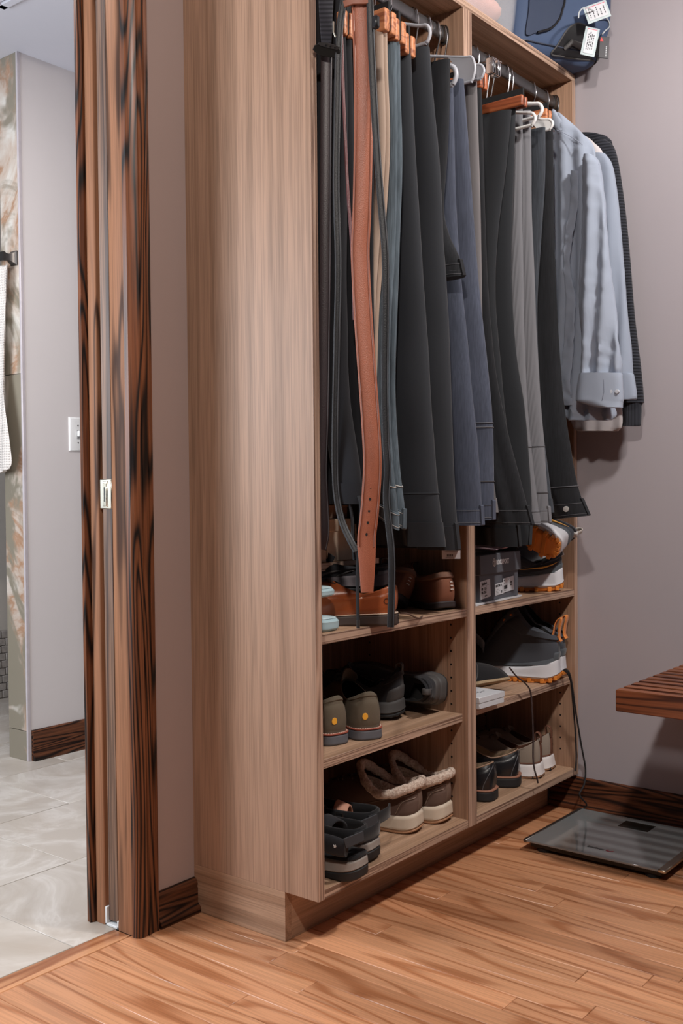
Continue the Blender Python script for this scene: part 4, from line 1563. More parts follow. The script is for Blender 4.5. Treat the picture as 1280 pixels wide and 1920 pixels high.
sandal('black strap sandal with thick grey midsole at the near corner of the lowest shelf', .108, -.030, 96, 1, False)
sandal('black strap sandal with a tan strap and buckle, second from the side panel', .212, .014, 100, -1, True)


# ---- olive suede shoes, left middle shelf
def olive(label, x, y, yaw, mir):
    t = pose('suede_shoe', label, 'shoe', x, y, ZS2+.0006, yaw, group=GS)
    s = Shoe(.285, .104, .102, .078, .105, .25, .232, .30, .027, .020, .012, 1.5, mir, rock=.0)
    s.layer('outsole', t, grey_rub, s.bot, lambda q: s.top(q)-.005, .002, .001)
    s.layer('welt', t, rand_red, lambda q: s.top(q)-.0052, lambda q: s.top(q)-.0018, .0025, .0025, b=.001)
    s.upper(t, olive_suede, dark_lin)
    s.patch('heel_counter', t, olive_suede, -.17, .17, .02, .78, .0016)
    s.patch('back_strip', t, olive_suede, -.11, -.105+.0, .02, .98, .002)
    s.patch('collar_band', t, olive_suede, -.2, .2, .84, .99, .0024)
    mb = MB()
    for k in range(44):
        f0, f1 = -.3+.6*k/44, -.3+.6*(k+.55)/44
        mb.tube([s.P(f0, .015, .0028), s.P((f0+f1)/2, .015, .0030), s.P(f1, .015, .0028)], .0010, 5)
    obj('welt_stitching', mb, plain('welt_thread', (214, 196, 178), .7), t)
    c = s.P(-.035*mir, .30, .002)
    n_ = s.nrm(-.035*mir, .30)
    M = frame(c, n_.cross(Vector((0, 0, 1))), Vector((0, 0, 1)))
    obj('heel_dot', MB().prism([(math.cos(a)*.0062, math.sin(a)*.0075) for a in [2*PI*k/20 for k in range(20)]], M, .0016, .0004), yellow_dot, t, label='round yellow dot on the heel')
    s.tongue(t, olive_suede, .028)
    s.laces(t, lace_bk, 4)
    for sg in (-1, 1):
        pp = [s.P(.5, .94, .008), s.P(.5+sg*.06, .95, .020), s.P(.5+sg*.10, .9, .012), s.P(.5+sg*.05, .85, .014)]
        obj('lace_bow', MB().tube(cr([tuple(p) for p in pp], 20), .0022, 6), lace_bk, t)
    return t


olive('olive suede shoe with a yellow heel dot, left one of the pair', .148, .062, 76, 1)
olive('olive suede shoe with a yellow heel dot, right one, heel turned to the room', .221, .034, 60, -1)
# reddish shoe hidden behind the side panel
t = pose('brown_shoe', 'brown shoe with grey sole, mostly hidden behind the side panel, middle shelf', 'shoe', .078, .085, ZS2+.0006, 92, group=GS)
s = Shoe(.24, .088, .11, .085, .11, .25, .232, .30, .024, .018, .012, 1.5, 1)
s.layer('outsole', t, grey_rub, s.bot, lambda q: s.top(q)-.002, .002, .001)
s.upper(t, leather('oxblood_leather', (96, 56, 48), .5), dark_lin)
s.patch('collar_band', t, blk_mesh, -.2, .2, .8, .99, .0024)


# ---- black sneakers
def sneaker(name, label, x, y, z, yaw, mir, roll=0, pitch=0, upm=blk_mesh, mid=char_rub, outm=blk_rub, hh=.10, lugs=True, stripes=True, size=.29, ht=.098):
    t = pose(name, label, 'shoe', x, y, z, yaw, roll, pitch, group=GS)
    s = Shoe(size, .106, hh, min(.066, hh*.9), ht, .25, .235, .30, .036, .024, .016, 1.45, mir, rock=.006)
    s.layer('outsole', t, outm, s.bot, lambda q: s.bot(q)+.008, .001, .002)
    s.layer('midsole', t, mid, lambda q: s.bot(q)+.008, lambda q: s.top(q)+.002, .003, .000, b=.004)
    if lugs:
        mb = MB()
        for k in range(0, s.n, 2):
            p = s.foot[k]
            n_ = s.fnorm(k)
            z0 = s.bot(p[0])
            c = Vector((p[0]-n_.x*.006, p[1]-n_.y*.006, z0+.003))
            M = frame(c, Vector((n_.x, n_.y, 0)), Vector((-n_.y, n_.x, 0)))
            mb.box(-.006, .007, -.004, .004, -.0035, .004, .001, M=M)
        g = obj('lugs', mb, outm, t)
        g['kind'] = 'stuff'
    s.upper(t, upm, dark_lin, thick=.007)
    s.patch('heel_counter', t, grey_rub if mid is not char_rub else char_rub, -.13, .13, .02, .45, .0022, t0b=.02)
    s.patch('heel_collar', t, upm, -.16, .16, .70, .98, .004)
    s.patch('toe_cap', t, char_rub, .42, .58, .03, .38, .002)
    if stripes:
        for sg in (-1, 1):
            for k in range(3):
                f = sg*(.22+.045*k)
                s.patch('side_stripe', t, char_rub, f, f+.018, .08, .75, .0018, nu=4)
    s.tongue(t, upm, .022)
    s.laces(t, lace_bk, 5)
    s.tab(t, char_rub, .014, .012, .75)
    return t, s


sneaker('black_sneaker', 'black running shoe with its heel to the room, beside the olive pair', .432, .098, ZS2+.0066, 108, 1, hh=.112)
sneaker('black_sneaker', 'black running shoe lying on its side next to the divider', .555, .050, ZS2+.056, 97, -1, roll=-84, stripes=True)
sneaker('black_sneaker', 'black sneaker lying on top of the cognac leather shoe', .284, .032, ZS1+.066, 138, 1, roll=0, pitch=-1, upm=blk_mesh, mid=plain('mauve_midsole', (84, 76, 80), .65), hh=.056, ht=.060)

# ---- cognac leather shoe, left upper shelf
t = pose('leather_shoe', 'cognac brown leather shoe lying along the shelf edge under the belts', 'shoe', .240, -.024, ZS1+.0006, 128, group=GS)
s = Shoe(.285, .100, .086, .066, .092, .25, .235, .30, .028, .018, .012, 1.5, 1, rock=.0)
s.layer('outsole', t, dk_brown_rub, s.bot, lambda q: s.top(q)-.003, .003, .002)
s.layer('welt', t, plain('welt_cream', (196, 176, 158), .7), lambda q: s.top(q)-.0035, lambda q: s.top(q)-.0015, .0028, .0028, b=.0008)
s.upper(t, cognac, dark_lin)
s.patch('quarter', t, cognac, -.30, -.02, .02, .72, .0016, t1b=.80)
s.patch('quarter', t, cognac, .02, .30, .02, .80, .0016, t1b=.72)
s.patch('heel_strip', t, leather('dark_cognac', (120, 66, 44), .35), -.022, .022, .02, .99, .003)
for f in (-.115, .115):
    c = s.P(f, .42, .0022)
    n_ = s.nrm(f, .42)
    M = frame(c, n_.cross(Vector((0, 0, 1))), Vector((0, 0, 1)))
    obj('side_stamp', MB().tube([M @ Vector((math.cos(a)*.006, math.sin(a)*.006, 0)) for a in [2*PI*k/20 for k in range(21)]], .0008, 5), plain('stamp_dark', (74, 40, 24), .5), t)
s.laces(t, lace_br, 4)
hp = MB()
for k in range(5):
    for j in range(4):
        q = s.foot[(k-2) % s.n]
        n_ = s.fnorm((k-2) % s.n)
        hp.box(q[0]+n_.x*.003-.001, q[0]+n_.x*.003+.001, q[1]-.004, q[1]+.004, .003+.0055*j, .0055+.0055*j)
obj('heel_ridges', hp, dk_brown_rub, t)
pp = [(.2445, -.030, .650), (.262, -.03, .648), (.285, -.024, .6435), (.330, -.018, .6292), (.372, .0, .6290)]
tag(obj('shoelace', MB().tube(cr(pp, 30), .0019, 6), lace_br), 'loose brown shoelace lying on the shelf between the cognac shoe and tan boots', 'shoelace')

# ---- pale blue slide soles
def slide(label, x, y, z, yaw, h):
    t = pose('slide_sandal', label, 'sandal', x, y, z, yaw, group=GS)
    s = Shoe(.26, .098, .06, .05, .07, .25, .23, .3, h, h*.9, .003, 1.4, 1, rock=.0)
    s.layer('sole', t, pale_blue, s.bot, s.top, .0, .001, b=.005)
    s.layer('footbed', t, plain('slide_footbed', (176, 196, 202), .6), s.top, lambda q: s.top(q)+.003, -.004, -.006, b=.002)
    pth = []
    for q in range(17):
        an = PI*q/16
        pth.append((.165, .049*math.cos(an), h*.6+.034*math.sin(an)**.7))
    obj('strap', MB().ribbon(pth, (1, 0, 0), .07, .005), blk_neo, t, ang=60)


slide('pale blue slide sandal on the shelf against the side panel, the lower one', .074, .016, ZS1+.0006, 90, .024)
slide('pale blue slide sandal on top of the other one', .066, .020, ZS1+.0705, 91, .016)


# ---- tan suede boots
def tan_boot(label, x, y, z, yaw, mir, roll=0, pitch=0):
    t = pose('suede_boot', label, 'shoe', x, y, z, yaw, roll, pitch, group=GS)
    s = Shoe(.28, .104, .088, .076, .105, .25, .225, .31, .016, .012, .010, 1.4, mir, rock=.006, bulge=.008)
    s.layer('outsole', t, plain('dark_sole', (58, 50, 52), .6), s.bot, lambda q: s.top(q), .001, .002)
    s.upper(t, tan_suede, dark_lin)
    s.patch('heel_counter', t, tan_suede, -.15, .10, .02, .85, .0016)
    s.patch('collar', t, tan_suede_d, -.42, .42, .74, 1.0, .0065, nu=40, label='darker suede collar band')
    mb = MB()
    for k in range(3):
        f = .03
        mb.tube([s.P(f-.012, .38+.11*k, .003), s.P(f, .385+.11*k, .0035), s.P(f+.012, .38+.11*k, .003)], .0013, 6)
    obj('heel_stitches', mb, plain('stitch_silver', (216, 208, 204), .5), t)
    return t


tan_boot('tan suede boot standing with its heel to the room next to the divider', .505, .020, ZS1+.0006, 68, 1)
tan_boot('tan suede boot tipped over to the left behind the standing one', .448, .110, ZS1+.014, 84, -1, roll=32)

# ---- small shoe riser and kraft boxes
rs = thing('shoe_riser', 'small wood riser shelf at the side panel under the tan boxes', 'shelf', (.19, .2, ZS1))
RX0, RX1, RY0 = .0195, .345, .100
r0 = child(obj('riser_top', MB().box(RX0, RX1, RY0, D-.012, .7405, .7575), lam_x, rs))
edge(r0, RX0, RX1, .7405, .7575, edge_x, RY0)
obj('riser_side', MB().box(RX1-.016, RX1, RY0+.01, D-.012, ZS1+.0006, .7403), lam_z, rs)
obj('riser_side', MB().box(RX0, RX0+.012, RY0+.01, D-.012, ZS1+.0006, .7403), lam_z, rs)
kraft = plain('kraft_board', (206, 180, 158), .85, var=.05, scale=14)
kraft_d = plain('kraft_print', (128, 104, 88), .85)
kraft_p = plain('kraft_pale', (218, 196, 174), .85)


def kraft_box(label, x0, x1, y0, y1, z0, z1, mat, lid=.35, prints=()):
    t = thing('shoe_box', label, 'box', ((x0+x1)/2, (y0+y1)/2, z0), 'tan boxes on the riser shelf')
    zl = z1-(z1-z0)*lid
    obj('box_body', MB().box(x0+.002, x1-.002, y0+.002, y1-.002, z0, zl+.01, .001), mat, t)
    obj('lid', MB().box(x0, x1, y0, y1, zl, z1, .0015), mat, t)
    for px, pz, pw, ph in prints:
        obj('print_mark', MB().box(px, px+pw, y0-.0004, y0+.0004, pz, pz+ph), kraft_d, t)
    return t


kraft_box('tan cardboard box with faint printed lines, on the riser next to the side panel', .074, .172, .108, .33, .7578, .842, kraft, .42, [(.100, .831-.007*k, .022-.003*(k % 2), .0025) for k in range(4)])
kraft_box('plain tan cardboard box in the middle of the riser', .176, .270, .112, .33, .7578, .850, kraft_p, .3)
kraft_box('tan cardboard box at the right end of the riser', .276, .342, .110, .33, .7578, .838, kraft, .5)
kraft_box('brown cardboard box lying on top of the two tan boxes', .090, .268, .125, .33, .8505, .900, plain('brown_board', (150, 118, 100), .85), .5)

# ---- right cabinet: grey shoe box
gb = plain('grey_box_board', (86, 88, 96), .7, var=.05, scale=10)
bx = thing('shoe_box', 'dark grey shoe box with white stickers and a printed lid', 'box', (.735, .15, ZS1), 'boxed shoes')
QX0, QX1, QY0, QY1 = .632, .846, .018, .318
Rz = Matrix.Translation((.74, .15, 0)) @ Matrix.Rotation(math.radians(3), 4, 'Z') @ Matrix.Translation((-.74, -.15, 0))
obj('box_body', MB().box(QX0, QX1, QY0, QY1, ZS1+.006, .712, .001, M=Rz), gb, bx)
Rl = Rz @ Matrix.Translation((0, 0, .700)) @ Matrix.Rotation(math.radians(-3), 4, 'X') @ Matrix.Translation((0, 0, -.700))
obj('lid', MB().box(QX0-.004, QX1+.008, QY0-.006, QY1, .700, .750, .002, M=Rl), gb, bx)
FM = Rl @ frame(Vector((QX0+.060, QY0-.0062, .722)), (1, 0, 0), (0, 0, 1))
tm = text_mesh(MB(), 'ROCKPORT', FM @ Matrix.Translation((.022, 0, 0)), .0170, .0003, .0005, squash=.78)
white_ink = plain('white_print', (226, 226, 230), .5, var=.02)
obj('lid_lettering', tm, white_ink, bx)
lg = MB().tube([FM @ Vector((.010+math.cos(a)*.0070, .006+math.sin(a)*.0095, .0003)) for a in [2*PI*k/24 for k in range(25)]], .0010, 5)
lg.tube([FM @ Vector((.004, .008, .0003)), FM @ Vector((.010, .011, .0003)), FM @ Vector((.016, .008, .0003))], .0008, 5)
lg.tube([FM @ Vector((.010, .0105, .0003)), FM @ Vector((.010, -.002, .0003))], .0008, 5)
obj('lid_emblem', lg, white_ink, bx)
paper = plain('sticker_paper', (202, 204, 210), .55, var=.02)


def sticker(x0, x1, z0, z1, lines, tilt=0, lift=.0008, bars=()):
    M = Rz @ frame(Vector((x0, QY0-lift, z0)), (math.cos(tilt), 0, math.sin(tilt)), (-math.sin(tilt), 0, math.cos(tilt)))
    o = child(obj('sticker', MB().box(0, x1-x0, 0, z1-z0, 0, .0006, M=M), paper, bx))
    for s, lx, lz, size, bd in lines:
        obj('sticker_text', text_mesh(MB(), s, M @ Matrix.Translation((lx, lz, .0008)), size, .0002, bd, .85), ink, o)
    mb = MB()
    for a in bars:
        mb.box(a[0], a[1], a[2], a[3], .0005, .0010, M=M)
    if bars:
        obj('sticker_marks', mb, ink, o)


sticker(.636, .690, .640, .684, [('Reebok', .009, .0335, .0098, .0004), ('UK  11.5', .006, .021, .0085, .0004), ('US  12.5', .006, .0125, .0085, .0004), ('EUR 46', .022, .004, .0045, .0002)], .08, bars=[(.004, .048, .0305, .0309)])
sticker(.714, .764, .643, .672, [('SPECTRE 10', .004, .0205, .0072, .0003), ('10', .030, .003, .0090, .0003)], .05, bars=[(.041, .046, .008, .021), (.005, .012, .010, .0106), (.010, .018, .014, .0146), (.006, .018, .006, .0066), (.005, .016, .003, .0036), (.022, .026, .010, .0112)])
sticker(.757, .818, .647, .683, [('size', .004, .029, .005, .0002), ('M 12', .040, .020, .0055, .0003), ('46.5', .040, .014, .0055, .0003)], .05, .0016, bars=[(.004, .022, .008, .0175), (.005, .020, .004, .0052), (.030, .032, .029, .032), (.004, .009, .023, .0245), (.004, .007, .0205, .0215)])
pp_ = thing('paper_sheet', 'white folded paper under the dark grey shoe box', 'paper', (.74, .05, ZS1))
rings = []
for k in range(9):
    s_q = k/8
    xx = .608+.262*s_q
    y0 = .004+.018*s_q
    z0 = ZS1+.0006+.0012*abs(math.sin(s_q*7))
    rings.append([Vector((xx, y0, z0)), Vector((xx, y0, z0+.0042)), Vector((xx, .30, ZS1+.0048)), Vector((xx, .30, ZS1+.0006))])
obj('sheet', MB().loft(rings), paper, pp_)
pk = thing('tissue_paper', 'pink tissue paper sticking out of the grey shoe box lid', 'paper', (.80, .02, .752))
rings = [[Vector((.725+.105*q, .020+.01*math.sin(q*5), .756+.012*q*q+.002*math.sin(9*q))), Vector((.725+.105*q, .020, .757+.016*q*q)), Vector((.735+.10*q, .16, .762)), Vector((.735+.10*q, .16, .761))] for q in [k/8 for k in range(9)]]
obj('sheet', MB().loft(rings), plain('pink_tissue', (206, 172, 178), .8), pk)


# ---- trail shoes with orange soles, right upper shelf
def trail(label, x, y, z, yaw, mir, roll=0, pitch=0, high=False, hh=.088, knit=grey_knit):
    t = pose('trail_boot' if high else 'trail_shoe', label, 'shoe', x, y, z, yaw, roll, pitch, group=GS)
    if high:
        s = Shoe(.290, .093, .124, .150, .205, .23, .190, .36, .050, .034, .020, 2.2, mir, hp=.45, rock=.012, bulge=.008)
    else:
        s = Shoe(.292, .110, .108, .074, .110, .25, .235, .31, .050, .034, .020, 1.4, mir, rock=.012)
    s.layer('outsole', t, orange_rub, s.bot, lambda q: s.bot(q)+.012, -.004, -.001)
    lug = MB()
    for k in range(0, s.n):
        p = s.foot[k]
        n_ = s.fnorm(k)
        if k % 2 == 0:
            c = Vector((p[0]-n_.x*.003, p[1]-n_.y*.003, s.bot(p[0])+.006))
            M = frame(c, Vector((n_.x, n_.y, 0)), Vector((-n_.y, n_.x, 0)))
            lug.box(-.008, .006, -.0055, .0055, -.0065, .006, .0012, M=M)
    for k in range(8):
        xx = .03+.032*k
        lug.box(xx, xx+.012, -.030, .030, s.bot(xx)-.0008, s.bot(xx)+.004, .001)
    g = obj('lugs', lug, orange_rub, t)
    g['kind'] = 'stuff'
    s.layer('midsole', t, pale_foam, lambda q: s.bot(q)+.010+.010*math.exp(-((q/s.L_-.42)/.16)**2)*0, lambda q: s.top(q)+.004+.006*math.cos(q/s.L_*9), .004, .000, b=.006, rings=6)
    s.layer('rand', t, grey_mid, lambda q: s.top(q)-.002, lambda q: s.top(q)+.014+.006*math.cos(q/s.L_*9), .0005, -.0035, b=.003)
    s.upper(t, knit, dark_lin, thick=.009)
    s.patch('heel_counter', t, grey_mid, -.09, .09, .06, .36, .0026)
    s.patch('collar_pad', t, knit, -.36, .36, .74 if high else .72, 1.0, .008 if high else .005, nu=36, nv=9)
    s.patch('eyestay', t, grey_mid, .36, .44, .35, .95, .0024, nu=6)
    s.patch('eyestay', t, grey_mid, .56, .64, .35, .95, .0024, nu=6)
    s.tongue(t, knit, .03 if high else .022)
    s.laces(t, lace_bk, 6 if high else 5, t0=.45)
    if high:
        s.tab(t, orange_web, .026, .046, .70, .010, lean=.014)
        s.patch('heel_flag', t, orange_web, -.035, .035, .72, .98, .0105, nu=6, label='orange heel webbing')
        for sg in (-1, 1):
            for k in range(2):
                s.patch('lace_keeper', t, orange_web, .5+sg*.115-.012, .5+sg*.115+.012, .72+.12*k, .78+.12*k, .0045, nu=4, nv=4, label='small orange lace keeper')
    else:
        s.patch('heel_tab', t, plain('pale_tab', (206, 202, 200), .5), -.035, .035, .66, 1.0, .008, nu=6, label='pale grey heel tab')
        s.tab(t, plain('pale_pull', (200, 194, 186), .6), .012, .020, .76, .004, lean=.006)
        # slim bird-like wing mark on each side
        for sg in (-1, 1):
            fs = [(.105, .50), (.125, .47), (.150, .43), (.172, .40), (.155, .37), (.19, .47), (.23, .56)]
            rr_ = [.0004, .0011, .0017, .0024, .0014, .0012, .0004]
            mark = [s.P(sg*f, tq, .003) for f, tq in ((.10, .56), (.13, .50), (.155, .44), (.17, .41), (.19, .45), (.215, .50), (.245, .55))]
            obj('wing_mark', MB().tube(mark, [.0005, .0014, .0020, .0030, .0016, .0012, .0004], 6), plain('wing_gold', (232, 170, 80), .4), t)
    return t, s


trail('grey trail shoe with orange outsole standing on the shelf beside the grey box', 1.078, .012, ZS1+.0014, 128, 1, knit=fabric('dark_grey_knit', (58, 60, 66), sheen=.25, var=.12))
trail('trail shoe tipped so its orange heel sole faces the room, above the other', .955, -.030, .742, 92, -1, roll=62, pitch=-24)
trail('high grey hiking boot with orange pull loop, left one of the pair', 1.036, .000, ZR2+.0014, 106, 1, high=True)
trail('high grey hiking boot with orange pull loop, right one by the panel', 1.096, .014, ZR2+.0014, 100, -1, high=True)

# tall things at the right panel on the upper shelf
tbx = thing('flat_box', 'tall narrow white printed box standing on end at the right panel', 'box', (1.09, .15, ZS1))
obj('box_body', MB().box(1.090, 1.112, .075, .30, ZS1+.0006, .862, .001), paper, tbx)
obj('tan_side', MB().box(1.1122, 1.118, .075, .30, ZS1+.0006, .862, .0006), kraft, tbx)
mb = MB()
for k in range(7):
    for j in range(3):
        if (k*3+j) % 4:
            mb.box(1.094+.0045*j, 1.0972+.0045*j, .0744, .0752, .848-.006*k, .852-.006*k)
for z in (.775, .768, .71):
    mb.box(1.095, 1.0985, .0744, .0752, z, z+.004)
obj('print_mark', mb, ink, tbx)
dk = thing('umbrella_case', 'black slim case standing upright behind the trail shoes', 'case', (1.05, .2, ZS1))
obj('case_body', MB().box(1.040, 1.078, .150, .21, ZS1+.0006, .872, .012, seg=3), black_plastic, dk)
obj('case_cap', MB().box(1.034, 1.084, .144, .216, .8725, .893, .008, seg=2), char_rub, dk)
hb = thing('folded_pouch', 'small dark pouch with a zipped edge resting on top of the tall box', 'pouch', (1.09, .12, .863))
obj('pouch_body', MB().box(1.052, 1.128, .052, .142, .894, .918, .010, seg=3), blk_neo, hb)
obj('piping', MB().tube([(1.054, .053, .900), (1.058, .050, .906), (1.09, .0495, .907), (1.124, .050, .906)], .0016, 6), grey_rub, hb)

# ---- right middle shelf: dark slippers and the little white box
sneaker('black_sneaker', 'black shoe standing on its toe at the divider, sole to the right', .618, .060, ZR2+.150, 100, 1, roll=20, pitch=38, upm=blk_neo, hh=.07, stripes=False)
sandal('black strap sandal leaning in the middle of the right shelf', .745, .105, 100, 1, False, ZR2+.070, roll=38, pitch=8)
t = pose('slipper', 'black slipper lying on its side with a tan sole showing', 'slipper', .640, .128, ZR2+.024, -20, -20, 0, group=GS)
s = Shoe(.225, .088, .052, .044, .062, .27, .24, .30, .010, .008, .004, 1.4, 1)
s.layer('sole', t, plain('tan_slipper_sole', (170, 146, 116), .8), s.bot, lambda q: s.top(q), .0, .0)
s.upper(t, blk_neo, plain('slipper_lining', (168, 142, 140), .9), thick=.008)
s.patch('toe_seam', t, blk_mesh, .40, .60, .05, .5, .002)
t = pose('slipper', 'dark slipper pressed against the divider with its grey lining open to the room', 'slipper', .640, .050, ZR2+.036, 70, 30, 0, group=GS)
s = Shoe(.24, .094, .070, .058, .08, .27, .24, .30, .012, .010, .004, 1.4, -1)
s.layer('sole', t, blk_rub, s.bot, lambda q: s.top(q), .0, .0)
s.upper(t, blk_neo, plain('slipper_lining_grey', (150, 136, 140), .9), thick=.010)
wbx = thing('small_box', 'small flat white box at the divider on the right shelf', 'box', (.66, .06, ZR2))
M = Matrix.Translation((.662, .012, ZR2+.0006)) @ Matrix.Rotation(math.radians(-3), 4, 'Z')
obj('box_body', MB().box(-.055, .055, -.020, .085, 0, .014, .001, M=M), paper, wbx)
obj('lid', MB().box(-.0562, .0562, -.0212, .0862, .0142, .0285, .001, M=M), paper, wbx)
mb = MB()
for k in range(5):
    mb.box(-.012+.008*k, -.007+.008*k, .018, .0215, .0285, .0288, M=M)
mb.box(.000, .006, .0225, .0262, .0285, .0288, M=M).box(.000, .006, .0125, .0165, .0285, .0288, M=M)
obj('print_mark', mb, plain('grey_ink', (110, 112, 120), .6), wbx)


# ---- black leather shoes and canvas shoes, right deck
def oxford(label, x, y, yaw, mir):
    t = pose('leather_shoe', label, 'shoe', x, y, ZD+.0006, yaw, group=GS)
    s = Shoe(.290, .106, .094, .074, .105, .25, .232, .29, .030, .022, .012, 1.5, mir, rock=.0)
    s.layer('outsole', t, blk_rub, s.bot, lambda q: s.top(q)-.004, .003, .003)
    s.layer('welt', t, plain('tan_welt', (150, 104, 84), .6), lambda q: s.top(q)-.0045, lambda q: s.top(q)-.001, .0036, .0036, b=.001)
    s.upper(t, blk_lea, beige_lin, thick=.006)
    s.patch('quarter', t, blk_lea, -.30, -.03, .02, .60, .0016, t1b=.92)
    s.patch('quarter', t, blk_lea, .03, .30, .02, .92, .0016, t1b=.60)
    ring = [s.P(k/60, 1.0)+Vector((0, 0, .0015)) for k in range(61)]
    obj('collar_piping', MB().tube(ring, .0019, 6), plain('piping_tan', (160, 130, 108), .6), t)
    s.line('stitching', t, plain('seam_grey', (92, 92, 96), .6), [(.02, .9), (.07, .62), (.10, .25), (.105, .05)], .0009, .0022)
    s.line('stitching', t, plain('seam_grey', (92, 92, 96), .6), [(-.02, .9), (-.07, .62), (-.10, .25), (-.105, .05)], .0009, .0022)
    s.tongue(t, blk_lea, .020)
    s.laces(t, lace_br, 4)
    pp = [s.P(.5, .94, .006), s.P(.44, 1.0, .022), s.P(.40, .95, .020), s.P(.36, .8, .010)]
    obj('lace_end', MB().tube(cr([tuple(p) for p in pp], 20), .0015, 6), lace_br, t)
    return t


oxford('black leather shoe with tan welt, left one against the divider', .738, .030, 98, 1)
oxford('black leather shoe with tan welt, right one beside the canvas pair', .893, .044, 112, -1)


def canvas(label, x, y, yaw, mir):
    t = pose('canvas_shoe', label, 'shoe', x, y, ZD+.0006, yaw, group=GS)
    s = Shoe(.285, .100, .100, .072, .098, .25, .225, .29, .037, .026, .014, 1.45, mir, rock=.004, bulge=.002)
    s.layer('outsole', t, tan_rub, s.bot, lambda q: s.bot(q)+.004, .004, .005)
    s.layer('midsole', t, white_foam, lambda q: s.bot(q)+.004, lambda q: s.top(q)+.001, .006, .000, b=.003)
    s.layer('rand_line', t, brown_trim, lambda q: s.top(q)+.0008, lambda q: s.top(q)+.005, -.001, -.002, b=.001)
    s.upper(t, taupe_can, brown_trim)
    s.patch('heel_strip', t, brown_trim, -.028, .028, .02, .98, .0026, nu=6)
    s.tab(t, brown_trim, .016, .020, .80, .003, lean=-.004)
    gm = MB()
    for k in (3, 6, -3, -6):
        p = s.foot[k % s.n]
        n_ = s.fnorm(k % s.n)
        M = frame(Vector((p[0]+n_.x*.0035, p[1]+n_.y*.0035, .006)), Vector((n_.x, n_.y, 0)), Vector((-n_.y, n_.x, 0)))
        gm.box(-.003, .0012, -.0016, .0016, -.006, .005, M=M)
    obj('sole_notch', gm, dark_lin, t)
    s.tongue(t, taupe_can, .012)
    s.laces(t, lace_br, 3)
    return t


canvas('taupe canvas shoe with white sole and brown heel loop, left one', .999, .034, 104, 1)
canvas('taupe canvas shoe with white sole and brown heel loop, right one by the panel', 1.084, .046, 100, -1)

# ---- hanging laces
speck = plain('speckled_lace', (62, 48, 48), .85, var=.9, scale=600)


def lace(label, pts_, mat, r=.0022, n=60):
    o = obj('shoelace', MB().tube(cr(pts_, n), r, 6), mat)
    return tag(o, label, 'shoelace')


q = [tuple(pt(u, v, 'y', yv)) for u, v, yv in ((955, 1252, -.002), (968, 1268, -.006), (985, 1282, -.008), (994, 1297, -.010), (997, 1330, -.010), (999, 1380, -.010), (999, 1420, -.011), (1001, 1440, -.014), (1006, 1458, -.016), (1008, 1468, -.016))]
lace('speckled lace hanging from the boots past the black leather shoe', q, speck)
q = [tuple(pt(u, v, 'y', yv)) for u, v, yv in ((1056, 1256, .004), (1064, 1263, -.004), (1070, 1280, -.008), (1074, 1320, -.008), (1078, 1370, -.008), (1080, 1420, -.008), (1078, 1446, -.008))]
lace('dark lace hanging straight down at the right panel', q, lace_bk, .0026)
q = [tuple(pt(u, v, 'y', yv)) for u, v, yv in ((1058, 1254, -.002), (1067, 1262, -.012), (1073, 1290, -.014), (1080, 1340, -.016), (1090, 1400, -.018), (1097, 1440, -.022), (1095, 1470, -.026), (1086, 1490, -.030))]
q += [(1.120, -.040, .028), (1.117, -.025, .010), (1.110, -.006, .0030)]
lace('long dark lace looping out from the right panel down to the floor', q, lace_bk, .0024)

# ------------------------------------------------------------------ top shelf: bin and suitcase
mt, nt, b = nt_new('clear_plastic')
b.inputs['Base Color'].default_value = (.86, .88, .92, 1)
b.inputs['Roughness'].default_value = .22
b.inputs['Alpha'].default_value = .16
b.inputs['Specular IOR Level'].default_value = .6
clear = mt
bi = thing('storage_bin', 'clear plastic storage bin on the top shelf left of the suitcase', 'bin', (.76, .16, ZT+T))


def rrect(x0, x1, y0, y1, r, n=6):
    out = []
    for cx_, cy_, a0 in ((x1-r, y0+r, -PI/2), (x1-r, y1-r, 0), (x0+r, y1-r, PI/2), (x0+r, y0+r, PI)):
        for k in range(n+1):
            a = a0+PI/2*k/n
            out.append((cx_+r*math.cos(a), cy_+r*math.sin(a)))
    return out


zb = ZT+T+.0006
rings = []
for z, i in ((zb+.004, .030), (zb, .034), (zb, .026), (zb+.006, .022), (zb+.05, .017), (zb+.22, .004), (zb+.225, 0), (zb+.228, .002), (zb+.224, .007), (zb+.05, .020), (zb+.008, .026)):
    rings.append([Vector((a, c_2, z)) for a, c_2 in rrect(.606+i, .888-i, .006+i, .325-i, .028)])
obj('bin_body', MB().loft(rings, True, False), clear, bi)
obj('lid', MB().loft([[Vector((a, c_2, z)) for a, c_2 in rrect(.602+i, .892-i, .002+i, .329-i, .03)] for z, i in ((zb+.229, .002), (zb+.232, 0), (zb+.244, 0), (zb+.247, .003))]), plain('bin_lid', (206, 208, 214), .4), bi)


def crumple(label, x0, x1, y0, y1, z0, z1, mat, seed, name='folded_cloth'):
    rings = []
    for j in range(9):
        q = j/8
        rg = []
        for k in range(28):
            a = 2*PI*k/28
            rx, ry = (x1-x0)/2, (y1-y0)/2
            pr = math.sin(PI*min(1, .08+q*.92))**.35
            p = Vector(((x0+x1)/2+math.copysign(abs(math.cos(a))**.6, math.cos(a))*rx*pr, (y0+y1)/2+math.copysign(abs(math.sin(a))**.6, math.sin(a))*ry*pr, z0+(z1-z0)*q))
            d = noise.noise(p*28+Vector((seed, 0, 0)))*.006*(0 if j == 0 else 1)
            rg.append(p+Vector((0, 0, d)))
        rings.append(rg)
    return tag(obj(name, MB().loft(rings), mat, ang=70), label, 'cloth')


